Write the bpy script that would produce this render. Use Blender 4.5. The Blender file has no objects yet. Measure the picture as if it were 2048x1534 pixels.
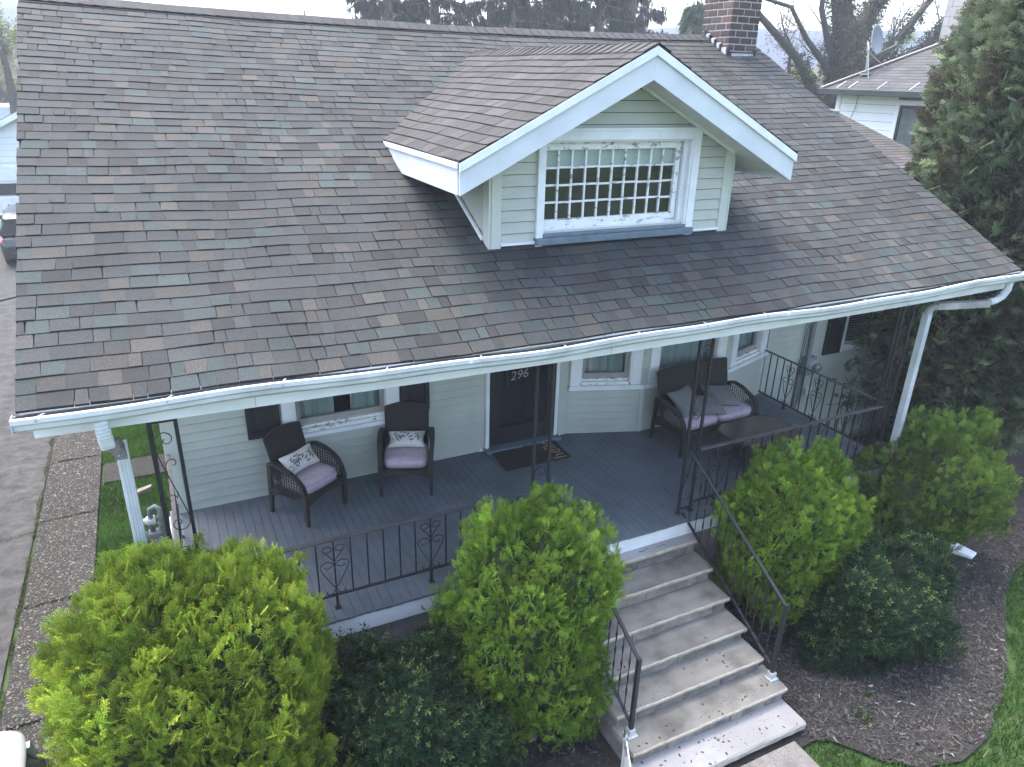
import bpy, math, random
import numpy as np
from mathutils import Matrix, Vector
random.seed(7); RNG=np.random.default_rng(11)
S=bpy.context.scene
# ---------------- camera, world, sun, exposure ----------------
cd=bpy.data.cameras.new("camera"); cam=bpy.data.objects.new("camera",cd); S.collection.objects.link(cam)
cd.sensor_width=36.0; cd.lens=1454.07/2048*36.0; cd.clip_start=.05; cd.clip_end=9000
rgt=Vector((.89882397,-.43758448,.02520493)); dwn=Vector((-.14985121,-.36082496,-.92051614)); fwd=Vector((.41189814,.82360499,-.38989069))
m=Matrix(((rgt.x,-dwn.x,-fwd.x,0),(rgt.y,-dwn.y,-fwd.y,0),(rgt.z,-dwn.z,-fwd.z,5.48),(0,0,0,1)))
cam.matrix_world=m; S.camera=cam
SUN_EL=math.radians(68); SUN_AZ=math.radians(-28)   # azimuth from +Y towards +X
w=bpy.data.worlds.new("World"); S.world=w; w.use_nodes=True
nt=w.node_tree; nt.nodes.clear()
wo=nt.nodes.new('ShaderNodeOutputWorld'); bg=nt.nodes.new('ShaderNodeBackground'); sk=nt.nodes.new('ShaderNodeTexSky')
sk.sky_type='NISHITA'; sk.sun_disc=False; sk.sun_elevation=SUN_EL; sk.sun_rotation=SUN_AZ
sk.air_density=1.0; sk.dust_density=4.5; sk.ozone_density=.6; sk.altitude=100
bg.inputs[1].default_value=.15; nt.links.new(sk.outputs[0],bg.inputs[0]); nt.links.new(bg.outputs[0],wo.inputs[0])
sl=bpy.data.lights.new("sun",'SUN'); so=bpy.data.objects.new("sun",sl); S.collection.objects.link(so)
sl.energy=.5; sl.angle=math.radians(40); sl.color=(1,.96,.9)
sd=Vector((math.sin(SUN_AZ)*math.cos(SUN_EL),math.cos(SUN_AZ)*math.cos(SUN_EL),math.sin(SUN_EL)))
so.rotation_euler=sd.to_track_quat('Z','Y').to_euler()
S.view_settings.view_transform='Standard'; S.view_settings.look='None'; S.view_settings.gamma=1; S.view_settings.use_curve_mapping=False
S.view_settings.exposure=2.75
S.render.engine='CYCLES'

# ---------------- materials ----------------
MATS={}
def mat(name,col,rough=.7,var=.12,scale=8.,bump=0.,bscale=60.,attr=False,spec=.3,metal=0.,stretch=None,col2=None,thr=None,grime=0.,gscale=1.2,trans=0.):
    if name in MATS: return MATS[name]
    M=bpy.data.materials.new(name); M.use_nodes=True; n=M.node_tree; P=n.nodes['Principled BSDF']; L=n.links.new
    P.inputs['Roughness'].default_value=rough; P.inputs['Metallic'].default_value=metal
    P.inputs['Specular IOR Level'].default_value=spec
    g=n.nodes.new('ShaderNodeTexCoord'); mp=n.nodes.new('ShaderNodeMapping'); L(g.outputs['Object'],mp.inputs[0])
    if stretch: mp.inputs['Scale'].default_value=stretch
    nz=n.nodes.new('ShaderNodeTexNoise'); nz.inputs['Scale'].default_value=scale; nz.inputs['Detail'].default_value=5; L(mp.outputs[0],nz.inputs[0])
    mr=n.nodes.new('ShaderNodeMapRange'); mr.inputs['From Min'].default_value=.25; mr.inputs['From Max'].default_value=.75
    mr.inputs['To Min'].default_value=1-var; mr.inputs['To Max'].default_value=1+var; L(nz.outputs[0],mr.inputs[0])
    mul=n.nodes.new('ShaderNodeMix'); mul.data_type='RGBA'; mul.blend_type='MULTIPLY'; mul.inputs[0].default_value=1
    if attr:
        a=n.nodes.new('ShaderNodeAttribute'); a.attribute_name='Col'; src=a.outputs['Color']
    else:
        a=n.nodes.new('ShaderNodeRGB'); a.outputs[0].default_value=(*col,1); src=a.outputs[0]
    if col2:
        th=n.nodes.new('ShaderNodeMapRange'); th.inputs['From Min'].default_value=thr-.03; th.inputs['From Max'].default_value=thr+.03
        n2=n.nodes.new('ShaderNodeTexNoise'); n2.inputs['Scale'].default_value=bscale; n2.inputs['Detail'].default_value=6; n2.inputs['Roughness'].default_value=.65
        L(mp.outputs[0],n2.inputs[0]); L(n2.outputs[0],th.inputs[0])
        mm=n.nodes.new('ShaderNodeMix'); mm.data_type='RGBA'; L(th.outputs[0],mm.inputs[0]); L(src,mm.inputs[6]); mm.inputs[7].default_value=(*col2,1); src=mm.outputs[2]
    L(src,mul.inputs[6]); L(mr.outputs[0],mul.inputs[7]); out=mul.outputs[2]
    if grime>0:
        n3=n.nodes.new('ShaderNodeTexNoise'); n3.inputs['Scale'].default_value=gscale; n3.inputs['Detail'].default_value=7; L(g.outputs['Object'],n3.inputs[0])
        r3=n.nodes.new('ShaderNodeMapRange'); r3.inputs['From Min'].default_value=.42; r3.inputs['From Max'].default_value=.7; r3.inputs['To Min'].default_value=1; r3.inputs['To Max'].default_value=1-grime
        L(n3.outputs[0],r3.inputs[0]); m3=n.nodes.new('ShaderNodeMix'); m3.data_type='RGBA'; m3.blend_type='MULTIPLY'; m3.inputs[0].default_value=1
        L(out,m3.inputs[6]); L(r3.outputs[0],m3.inputs[7]); out=m3.outputs[2]
    L(out,P.inputs['Base Color'])
    if bump>0:
        nb=n.nodes.new('ShaderNodeTexNoise'); nb.inputs['Scale'].default_value=bscale; nb.inputs['Detail'].default_value=3; L(mp.outputs[0],nb.inputs[0])
        b=n.nodes.new('ShaderNodeBump'); b.inputs['Strength'].default_value=bump; b.inputs['Distance'].default_value=.01
        L(nb.outputs[0],b.inputs['Height']); L(b.outputs[0],P.inputs['Normal'])
    if trans>0:   # thin leaves let light through
        t=n.nodes.new('ShaderNodeBsdfTranslucent'); L(out,t.inputs[0]); ms=n.nodes.new('ShaderNodeMixShader'); ms.inputs[0].default_value=trans
        L(P.outputs[0],ms.inputs[1]); L(t.outputs[0],ms.inputs[2]); L(ms.outputs[0],n.nodes['Material Output'].inputs[0])
    MATS[name]=M; return M
def glass_mat(name,tint,refl=.12):
    M=bpy.data.materials.new(name); M.use_nodes=True; n=M.node_tree; n.nodes.clear(); L=n.links.new
    o=n.nodes.new('ShaderNodeOutputMaterial'); t=n.nodes.new('ShaderNodeBsdfTransparent'); t.inputs[0].default_value=(*tint,1)
    g=n.nodes.new('ShaderNodeBsdfGlossy'); g.inputs['Roughness'].default_value=.03; f=n.nodes.new('ShaderNodeFresnel'); f.inputs[0].default_value=1.5
    a=n.nodes.new('ShaderNodeMath'); a.operation='ADD'; a.inputs[1].default_value=refl; L(f.outputs[0],a.inputs[0])
    ge=n.nodes.new('ShaderNodeNewGeometry'); i_=n.nodes.new('ShaderNodeMath'); i_.operation='SUBTRACT'; i_.inputs[0].default_value=1; L(ge.outputs['Backfacing'],i_.inputs[1]); m_=n.nodes.new('ShaderNodeMath'); m_.operation='MULTIPLY'; L(a.outputs[0],m_.inputs[0]); L(i_.outputs[0],m_.inputs[1])
    x=n.nodes.new('ShaderNodeMixShader'); L(m_.outputs[0],x.inputs[0]); L(t.outputs[0],x.inputs[1]); L(g.outputs[0],x.inputs[2]); L(x.outputs[0],o.inputs[0]); return M
def ground_mat(name,c1,c2,sc,vsc=None,c3=(.3,.3,.29),vth=.18,bump=.4):
    M=bpy.data.materials.new(name); M.use_nodes=True; n=M.node_tree; P=n.nodes['Principled BSDF']; L=n.links.new; P.inputs['Roughness'].default_value=.9; P.inputs['Specular IOR Level'].default_value=.2
    g=n.nodes.new('ShaderNodeTexCoord')
    a=n.nodes.new('ShaderNodeTexNoise'); a.inputs['Scale'].default_value=sc; a.inputs['Detail'].default_value=8; a.inputs['Roughness'].default_value=.7; L(g.outputs['Object'],a.inputs[0])
    r=n.nodes.new('ShaderNodeValToRGB'); r.color_ramp.elements[0].position=.35; r.color_ramp.elements[1].position=.68; r.color_ramp.elements[0].color=(*c1,1); r.color_ramp.elements[1].color=(*c2,1); L(a.outputs[0],r.inputs[0])
    f=n.nodes.new('ShaderNodeTexNoise'); f.inputs['Scale'].default_value=90; f.inputs['Detail'].default_value=4; L(g.outputs['Object'],f.inputs[0])
    mr=n.nodes.new('ShaderNodeMapRange'); mr.inputs['From Min'].default_value=.3; mr.inputs['From Max'].default_value=.7; mr.inputs['To Min'].default_value=.62; mr.inputs['To Max'].default_value=1.38; L(f.outputs[0],mr.inputs[0])
    x=n.nodes.new('ShaderNodeMix'); x.data_type='RGBA'; x.blend_type='MULTIPLY'; x.inputs[0].default_value=1; L(r.outputs[0],x.inputs[6]); L(mr.outputs[0],x.inputs[7]); out=x.outputs[2]
    hh=f.outputs[0]
    if vsc:
        v=n.nodes.new('ShaderNodeTexVoronoi'); v.inputs['Scale'].default_value=vsc; L(g.outputs['Object'],v.inputs[0])
        vr=n.nodes.new('ShaderNodeMapRange'); vr.inputs['From Min'].default_value=vth; vr.inputs['From Max'].default_value=vth+.12; vr.inputs['To Min'].default_value=1; vr.inputs['To Max'].default_value=0; L(v.outputs['Distance'],vr.inputs[0])
        k=n.nodes.new('ShaderNodeMix'); k.data_type='RGBA'; L(vr.outputs[0],k.inputs[0]); L(out,k.inputs[6])
        kk=n.nodes.new('ShaderNodeMix'); kk.data_type='RGBA'; kk.blend_type='MULTIPLY'; kk.inputs[0].default_value=.75; kk.inputs[6].default_value=(*c3,1); L(v.outputs['Color'],kk.inputs[7]); L(kk.outputs[2],k.inputs[7]); out=k.outputs[2]
    L(out,P.inputs['Base Color']); b=n.nodes.new('ShaderNodeBump'); b.inputs['Strength'].default_value=bump; b.inputs['Distance'].default_value=.012; L(hh,b.inputs['Height']); L(b.outputs[0],P.inputs['Normal'])
    MATS[name]=M; return M
WHITE=mat('white_trim',(.67,.69,.69),.45,.05,3,grime=.12,gscale=5)
SAGE=mat('sage_siding',(.41,.43,.375),.55,.06,4,.08,120,grime=.14,gscale=1.7)
LAPSHADE=mat('lap_shadow_backing',(.05,.055,.05),.9)  # near-black backing paints the shadow lines between siding planks
SAGE2=mat('sage_trim',(.44,.465,.41),.5,.04,4)
SHG=mat('roof_shingle',(0,0,0),.78,.6,170,.8,260,attr=True,spec=.22,grime=.25,gscale=.9)
DECK=mat('roof_underlay',(.03,.03,.032),.95)
FLOORM=mat('porch_paint',(.105,.122,.14),.5,.14,5,.1,80,attr=False,spec=.4,grime=.25,gscale=2.2)
IRON=mat('black_iron',(.02,.021,.023),.45,.2,30,.1,200)
PEEL=mat('peeling_paint',(.66,.67,.65),.7,.08,9,.4,11,col2=(.27,.25,.23),thr=.585,stretch=(1,1,2.6))
STUCCO=mat('stucco',(.27,.24,.225),.9,.1,6,.4,120,grime=.3,gscale=2)
BLACKP=mat('black_painted_wood',(.018,.019,.022),.4,.1,8)
WICK=mat('wicker',(.03,.027,.026),.5,.3,40,.9,150,stretch=(1,1,3.2))
LILAC=mat('lilac_fabric',(.46,.375,.42),.95,.1,14,.25,500,grime=.12,gscale=6)
GREYF=mat('grey_fabric',(.145,.142,.14),.95,.1,14,.3,400)
GLASS=glass_mat('window_glass',(.80,.84,.84),.05)
DARKROOM=mat('dark_room',(.02,.022,.024),.9)  # near-black walls paint in the darkness of unlit rooms
CURT=mat('curtain_cloth',(.50,.55,.52),.9,.08,5)
SLATEB=mat('lead_sill',(.115,.145,.175),.5,.2,12,.2,40)
GALV=mat('galvanised',(.22,.235,.24),.45,.15,10,metal=.3)
ASPH=ground_mat('asphalt_drive',(.024,.024,.0235),(.066,.065,.063),5,None,bump=.4)
AGG=ground_mat('aggregate_concrete',(.017,.016,.015),(.032,.03,.028),3,42,(.15,.145,.135),.2,.7)
CONC=ground_mat('concrete_walk',(.13,.12,.112),(.21,.2,.188),5,None,bump=.4)
SOIL=ground_mat('mulch_soil',(.02,.018,.017),(.045,.041,.038),6,None,bump=1.)
GRASSG=ground_mat('lawn_soil',(.025,.05,.015),(.05,.09,.025),4,None,bump=.8)
BLUEST=mat('bluestone',(.20,.19,.166),.85,.22,2.2,.3,70,stretch=(.6,2.4,1),grime=.5,gscale=3.4)
WSLAB=mat('pale_concrete',(.29,.285,.28),.85,.12,6,.3,120,grime=.3,gscale=3)
EDGE=mat('chipped_stone_edge',(.34,.30,.24),.9,.25,14,.8,60)
RISER=mat('riser_stone',(.17,.155,.14),.9,.4,9,.8,60,attr=True,grime=.4,gscale=5)
LEAF=mat('foliage',(0,0,0),.75,.1,3,attr=True,spec=.08,trans=.3)
BARK=mat('bark',(.11,.095,.085),.95,.35,9,.9,30)

# ---------------- mesh helpers ----------------
ORG={}
class MB:
    def __init__(s): s.v=[];s.f=[];s.m=[];s.c=[];s.cc=(1,1,1);s.mi=0
    def poly(s,vs,fs):
        b=len(s.v); s.v+= [tuple(p) for p in vs]
        for f in fs: s.f.append([b+i for i in f]); s.m.append(s.mi); s.c.append(s.cc)
    BF=[(0,3,2,1),(4,5,6,7),(0,1,5,4),(1,2,6,5),(2,3,7,6),(3,0,4,7)]
    def box(s,x0,x1,y0,y1,z0,z1):
        s.poly([(x0,y0,z0),(x1,y0,z0),(x1,y1,z0),(x0,y1,z0),(x0,y0,z1),(x1,y0,z1),(x1,y1,z1),(x0,y1,z1)],s.BF)
    def hexa(s,P): s.poly(P,s.BF)
    def bar(s,a,b,wd,h,up=(0,0,1)):
        a=Vector(a);b=Vector(b);d=(b-a).normalized();u=Vector(up); sd_=d.cross(u)
        if sd_.length<1e-4: sd_=d.cross(Vector((0,1,0)))
        sd_.normalize(); u=sd_.cross(d).normalized(); p=sd_*wd/2;q=u*h/2
        s.poly([a-p-q,a+p-q,b+p-q,b-p-q,a-p+q,a+p+q,b+p+q,b-p+q],s.BF)
    def tube(s,pts,r,n=5,cap=True):
        pts=[Vector(p) for p in pts]; b=len(s.v); prev=None
        rr=r if isinstance(r,(list,tuple)) else [r]*len(pts)
        for i,p in enumerate(pts):
            d=(pts[min(i+1,len(pts)-1)]-pts[max(i-1,0)]).normalized()
            if prev is None:
                u=d.orthogonal().normalized()
            else:
                u=prev-d*prev.dot(d)
                u=u.normalized() if u.length>1e-5 else d.orthogonal().normalized()
            prev=u; w_=d.cross(u)
            for k in range(n):
                a=2*math.pi*k/n; s.v.append(tuple(p+(u*math.cos(a)+w_*math.sin(a))*rr[i]))
        for i in range(len(pts)-1):
            for k in range(n):
                k2=(k+1)%n; s.f.append([b+i*n+k,b+i*n+k2,b+(i+1)*n+k2,b+(i+1)*n+k]); s.m.append(s.mi); s.c.append(s.cc)
        if cap:
            for base,rev in ((b,True),(b+(len(pts)-1)*n,False)):
                f=[base+k for k in range(n)]; s.f.append(f[::-1] if rev else f); s.m.append(s.mi); s.c.append(s.cc)
    def lathe(s,prof,c,axis='z',n=20):
        b=len(s.v); c=Vector(c)
        for r,h in prof:
            for k in range(n):
                a=2*math.pi*k/n
                p={'z':(r*math.cos(a),r*math.sin(a),h),'y':(r*math.cos(a),h,r*math.sin(a)),'x':(h,r*math.cos(a),r*math.sin(a))}[axis]
                s.v.append(tuple(c+Vector(p)))
        for i in range(len(prof)-1):
            for k in range(n):
                k2=(k+1)%n; s.f.append([b+i*n+k,b+i*n+k2,b+(i+1)*n+k2,b+(i+1)*n+k]); s.m.append(s.mi); s.c.append(s.cc)
        s.f.append([b+k for k in range(n)]);s.m.append(s.mi);s.c.append(s.cc)
        s.f.append([b+(len(prof)-1)*n+k for k in range(n)]);s.m.append(s.mi);s.c.append(s.cc)
    def grid(s,P):   # P[i][j] points
        b=len(s.v); nj=len(P[0])
        for row in P: s.v+=[tuple(p) for p in row]
        for i in range(len(P)-1):
            for j in range(nj-1):
                s.f.append([b+i*nj+j,b+i*nj+j+1,b+(i+1)*nj+j+1,b+(i+1)*nj+j]); s.m.append(s.mi); s.c.append(s.cc)
    def build(s,name,mats,parent=None,smooth=False,col=False,bevel=0,subsurf=0,kind=None):
        if not isinstance(mats,(list,tuple)): mats=[mats]
        o_=Vector(ORG.get(parent.name,(0,0,0))) if parent else Vector((0,0,0))
        me=bpy.data.meshes.new(name); me.from_pydata([tuple(Vector(p)-o_) for p in s.v],[],s.f)
        for q in mats: me.materials.append(q) if q else None
        if len(mats)>1: me.polygons.foreach_set('material_index',s.m)
        if smooth: me.polygons.foreach_set('use_smooth',[True]*len(s.f))
        if col:
            at=me.color_attributes.new('Col','FLOAT_COLOR','CORNER'); arr=[]
            for f,c in zip(s.f,s.c): arr+= [c[0],c[1],c[2],1.]*len(f)
            at.data.foreach_set('color',arr)
        me.validate()
        ob=bpy.data.objects.new(name,me); S.collection.objects.link(ob)
        if parent: ob.parent=parent; ORG[ob.name]=tuple(o_)
        if bevel: bm_=ob.modifiers.new('bevel','BEVEL'); bm_.width=bevel; bm_.segments=2; bm_.limit_method='ANGLE'
        if subsurf: sm=ob.modifiers.new('sub','SUBSURF'); sm.levels=subsurf; sm.render_levels=subsurf
        if kind: ob['kind']=kind
        return ob
def thing(name,label,cat,loc=(0,0,0),group=None):
    o=bpy.data.objects.new(name,None); S.collection.objects.link(o); o.location=loc; o.empty_display_size=.2
    o['label']=label; o['category']=cat
    if group: o['group']=group
    ORG[o.name]=tuple(loc); return o
def tag(o,label,cat,group=None):
    o['label']=label;o['category']=cat
    if group:o['group']=group
    return o
def np_mesh(name,V,F,matr,parent=None,C=None,kind=None,smooth=False):
    """V (n,3) F (m,k) uniform polygons, C (m,3) face colours"""
    o_=np.array(ORG.get(parent.name,(0,0,0))) if parent else np.zeros(3)
    me=bpy.data.meshes.new(name); k=F.shape[1]
    me.vertices.add(len(V)); me.vertices.foreach_set('co',(V-o_).astype(np.float32).ravel())
    me.loops.add(F.size); me.loops.foreach_set('vertex_index',F.astype(np.int32).ravel())
    me.polygons.add(len(F)); me.polygons.foreach_set('loop_start',np.arange(0,F.size,k,dtype=np.int32))
    if smooth: me.polygons.foreach_set('use_smooth',np.ones(len(F),bool))
    me.update(calc_edges=True)
    if C is not None:
        at=me.color_attributes.new('Col','FLOAT_COLOR','CORNER'); c4=np.ones((len(F),k,4),np.float32); c4[:,:,:3]=C[:,None,:]
        at.data.foreach_set('color',c4.ravel())
    me.materials.append(matr); ob=bpy.data.objects.new(name,me); S.collection.objects.link(ob)
    if parent: ob.parent=parent; ORG[ob.name]=tuple(o_)
    if kind: ob['kind']=kind
    return ob
def spiral(cx_,cy_,r0,r1,a0,turns,n=22):
    return [(cx_+(r0+(r1-r0)*t/n)*math.cos(a0+turns*2*math.pi*t/n),cy_+(r0+(r1-r0)*t/n)*math.sin(a0+turns*2*math.pi*t/n)) for t in range(n+1)]
def copy_tree(o,par=None):
    c=o.copy(); S.collection.objects.link(c)
    if par: c.parent=par; c.matrix_parent_inverse=o.matrix_parent_inverse
    for ch in [x for x in o.children]: copy_tree(ch,c)
    return c

# ---------------- main dimensions ----------------
XL,XR=-.85,8.56; YE,ZE,SL=4.64,3.645,.5022; YR=9.5; FZ=1.28
def sag(x,y=4.64): return .016-(.047+.045*(y-4.64)/4.86)*(1-((x-3.85)/4.7)**2)
def roofz(x,y): return ZE+SL*(y-YE)+sag(x,y)
DX,DZR,DS=3.84,5.735,.505; DYF=5.25; DHW=1.70   # dormer ridge x, ridge z, slope, front y, half width
def dormz(x): return DZR-DS*abs(x-DX)

# ================= GROUND =================
def sheet(name,pts,z,mt,zfun=None):
    b=MB(); b.poly([(x,y,z) for x,y in pts],[list(range(len(pts)))]); o=b.build(name,mt); o['kind']='structure'; return o
ys=[-60,-20,0,10,20,30,40,50,60,75,95,130,180,260,380,550]
xs=[-550,-300,-120,-60,-30,-10,0,10,20,30,45,60,90,140,220,350,550]
def tz(x,y):
    d=math.hypot(max(x-25,0),max(y-38,0)); return min(d*.012,12)*(.6+.4*math.sin(x*.01+1)*math.cos(y*.012))-.02
b=MB(); b.grid([[(x,y,tz(x,y)) for x in xs] for y in ys]); o=b.build('ground',GRASSG); o['kind']='structure'
sheet('driveway',[(-5.2,-8),(-1.99,-8),(-1.93,3),(-1.95,7),(-1.9,12),(-1.93,31.5),(-7.5,31.5),(-7,18),(-5.2,12)],.012,ASPH)
# aggregate strip of slabs: one object each, joints recessed
strip=MB(); strip.box(-1.9,-1.22,-3,19,-.05,.004); strip=strip.build('path',SOIL); strip['kind']='structure'
jy=[-1,.9,2.7,4.4,6.15,7.92,9.74,11.42,13.2,15.,16.8,18.6]
for a_,b_ in zip(jy[:-1],jy[1:]):
    q=MB(); t1=random.uniform(-.012,.012); q.hexa([(-1.89,a_+.02,-.04),(-1.21,a_+.02,-.04),(-1.21,b_-.02,-.04),(-1.89,b_-.02,-.04),(-1.89,a_+.02,.03+t1),(-1.21,a_+.03,.035),(-1.21,b_-.02,.035),(-1.89,b_-.02,.03)])
    q.build('paving_slab',AGG,strip,bevel=.008)
q=MB(); q.box(-1.17,-.24,10.5,11.1,-.04,.03); q.build('paving_slab',AGG,strip,bevel=.008)
q=MB(); q.box(-1.17,-.24,12.6,19,-.04,.02); q.build('paving_slab',AGG,strip)
# mulch bed in front of the porch
bed=[(-1.15,1.5),(2.6,1.6),(2.9,3.0),(4.68,3.05),(4.74,3.02),(4.81,2.99),(4.98,2.77),(5.07,2.63),(5.2,2.54),(5.33,2.43),(5.5,2.40),(5.7,2.34),(5.9,2.36),(6.15,2.40),(6.42,2.51),(6.7,2.62),(7.01,2.78),(7.3,2.93),(7.59,3.13),(7.9,3.31),(8.23,3.55),(8.8,3.79),(9.24,3.93),(10,4.15),(12,4.7),(14.2,5.2),(14.2,9),(7.7,9),(7.7,4.95),(-.3,4.95),(-.9,5.6),(-1.15,5.4)]
sheet('planting_bed',bed,.02,SOIL)
q=MB(); q.box(3.02,4.50,-3,3.12,-.05,.035); o=q.build('front_walk',CONC,bevel=.01); o['kind']='structure'
def inpoly(x,y,P):
    r=False
    for i in range(len(P)):
        x1,y1=P[i];x2,y2=P[i-1]
        if (y1>y)!=(y2>y) and x<(x2-x1)*(y-y1)/(y2-y1)+x1: r=not r
    return r
# mulch chips
def scatter_flat(name,region,n,size,colfun,zoff=.022,lift=.02,inside=None,asp=3.2,mt=None):
    x0,x1,y0,y1=region; pts=[]
    while len(pts)<n:
        X=RNG.uniform(x0,x1,n);Y=RNG.uniform(y0,y1,n)
        for x,y in zip(X,Y):
            if inside is None or inside(x,y): pts.append((x,y))
            if len(pts)>=n: break
    P=np.array(pts); a=RNG.uniform(0,6.28,n); L=size*RNG.lognormal(0,.45,n); W=L/asp*RNG.uniform(.6,1.3,n)
    ca,sa=np.cos(a),np.sin(a); d=np.stack([ca*L/2,sa*L/2,RNG.normal(0,.18,n)*L],1); e=np.stack([-sa*W/2,ca*W/2,RNG.normal(0,.3,n)*W],1)
    c=np.stack([P[:,0],P[:,1],zoff+RNG.uniform(0,lift,n)],1); t=np.stack([e[:,1]*0,e[:,1]*0,W*.5],1)
    V=np.stack([c-d-e,c+d-e*.6,c+d+e*.6,c-d+e,c+t],1).reshape(-1,3); base=np.arange(n)[:,None]*5
    F=np.concatenate([base+np.array(f) for f in ((0,1,4),(1,2,4),(2,3,4),(3,0,4))],1).reshape(-1,3)
    C=colfun(n); C=np.repeat(C,4,0)
    return np_mesh(name,V,F,mt or mat('chip_matter',(0,0,0),.95,.2,40,attr=True,spec=.1),C=C,kind='stuff')
def chipcol(n):
    k=RNG.random(n)[:,None]; c=np.array([[.03,.0285,.027]])*(1-k)+np.array([[.10,.096,.091]])*k
    br=RNG.random(n)[:,None]>.988; return np.where(br,np.array([[.25,.24,.22]]),c)*RNG.uniform(.6,1.25,(n,1))
onbed=lambda x,y: inpoly(x,y,bed) and not(2.9<x<4.64 and y<4.95)
scatter_flat('mulch_chips',(4.5,10.5,2.4,6.5),42000,.023,chipcol,inside=onbed)
scatter_flat('mulch_chips',(-1.1,4.9,2.2,4.95),12000,.023,chipcol,inside=onbed)
# grass
def grass(name,region,n,h,inside,cols,zf=.0):
    x0,x1,y0,y1=region; X=RNG.uniform(x0,x1,n);Y=RNG.uniform(y0,y1,n); k=np.array([inside(x,y) for x,y in zip(X,Y)]); X=X[k];Y=Y[k];n=len(X)
    a=RNG.uniform(0,6.28,n); H=h*RNG.lognormal(0,.3,n); l=RNG.uniform(.1,.9,n)*H; a2=RNG.uniform(0,6.28,n); W=.006*RNG.uniform(.7,1.5,n)
    P=np.stack([X,Y,np.full(n,zf)],1); w_=np.stack([np.cos(a)*W,np.sin(a)*W,W*0],1); tip=np.stack([np.cos(a2)*l,np.sin(a2)*l,H],1)
    V=np.stack([P-w_,P+w_,P+tip],1).reshape(-1,3); F=np.arange(3*n).reshape(-1,3)
    t=RNG.random((n,1)); lump=(.75+.25*np.sin(X*3.1+np.cos(Y*2.3)*2)*np.cos(Y*4.1))[:,None]; C=(np.array([cols[0]])*(1-t)+np.array([cols[1]])*t)*lump
    dead=RNG.random((n,1))>.985; C=np.where(dead,np.array([[.26,.23,.12]]),C)
    return np_mesh(name,V,F,LEAF,C=C,kind='stuff')
GC=((.035,.09,.014),(.09,.195,.032))
grass('grass',(-1.2,-.22,5.3,13),42000,.05,lambda x,y:not(10.45<y<11.12) and not(y<6 and x>-.9 and not x<-.2),GC)
grass('grass',(4.4,10.6,1.2,5.2),70000,.05,lambda x,y:not inpoly(x+.05*math.sin(9*x+7*y)+.03*math.sin(23*y-11*x),y+.05*math.sin(8*x-9*y)+.03*math.sin(19*x+5*y),bed) and x>4.53,GC)
grass('grass',(-10,-5.2,12,40),12000,.09,lambda x,y:True,GC)
# weeds in the joints of the drive
def jw(x,y):
    e=.026+.012*math.sin(y*5.7)+.012*math.sin(y*13.)
    if abs(x+1.915)<max(.012,e): return math.sin(y*3.3)+math.sin(y*7.9+1)>-.6
    return any(abs(y-j)<.028 for j in jy) and -1.93<x<-1.2 and math.sin(x*9+y*3)>-.75
grass('weeds',(-2.05,-1.2,4.5,14),60000,.03,jw,((.05,.075,.02),(.14,.16,.06)))
grass('weeds',(-5,-1.93,7,14),60000,.03,lambda x,y:abs(y-(9.55+(x+1.9)*.25))<.03,((.05,.09,.02),(.10,.17,.04)))
grass('weeds',(5.1,5.7,2.9,3.3),1500,.03,lambda x,y:math.hypot(x-5.3,y-3.05)<.1 or math.hypot(x-5.55,y-3.2)<.06,GC,.02)
# exposed pebbles on the slabs
n=9000; X=RNG.uniform(-1.88,-1.22,n);Y=RNG.uniform(4.8,13,n); r=.007*RNG.lognormal(0,.4,n); c=np.stack([X,Y,np.full(n,.035)],1)
o6=np.array([(1,0,0),(0,1,0),(-1,0,0),(0,-1,0),(0,0,.7)]); V=(c[:,None]+o6[None]*r[:,None,None]).reshape(-1,3); base=np.arange(n)[:,None]*5
F=np.concatenate([base+np.array(f) for f in ((0,1,4),(1,2,4),(2,3,4),(3,0,4))],1).reshape(-1,3)
C=np.repeat(RNG.uniform(.04,.17,(n,1))*np.array([[1,.96,.9]]),4,0); np_mesh('pebbles',V,F,MATS['chip_matter'],C=C,kind='stuff')
# hills across the valley, blue of distant haze put into their colour
HILL=mat('haze_blue_hill',(.012,.03,.06),.95,.25,.012)
def hill(name,dist,prof,base,mt):
    b=MB(); P=[]
    for row,(f_,q) in enumerate(((0,1.),(.10,.86),(.22,.5),(.32,.12),(.38,0.))):
        P.append([])
        for i in range(121):
            az=math.radians(-15+95*i/120); d=dist*(1-f_); z=base+(prof(i)-base)*q+ (math.sin(i*1.7+row*2)*.6 if 0<row<4 else 0)
            P[-1].append((d*math.sin(az),d*math.cos(az),z))
    b.grid(P); o=b.build(name,mt,smooth=True); o['kind']='structure'
hill('hills',185,lambda i:15.9+.5*math.sin(i*.11)+.25*math.sin(i*.37+1),-1,HILL)
b=MB(); b.box(-600,600,-100,600,-1.5,36); o=b.build('haze',None); o.data.materials.clear(); HZ=bpy.data.materials.new('haze_air'); HZ.use_nodes=True; hn=HZ.node_tree; hn.nodes.clear(); ho=hn.nodes.new('ShaderNodeOutputMaterial'); hv=hn.nodes.new('ShaderNodeVolumePrincipled'); hv.inputs['Density'].default_value=.0021; hv.inputs['Color'].default_value=(.86,.93,1,1); hv.inputs['Anisotropy'].default_value=.3; hn.links.new(hv.outputs[0],ho.inputs['Volume']); o.data.materials.append(HZ); o['kind']='stuff'
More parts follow.
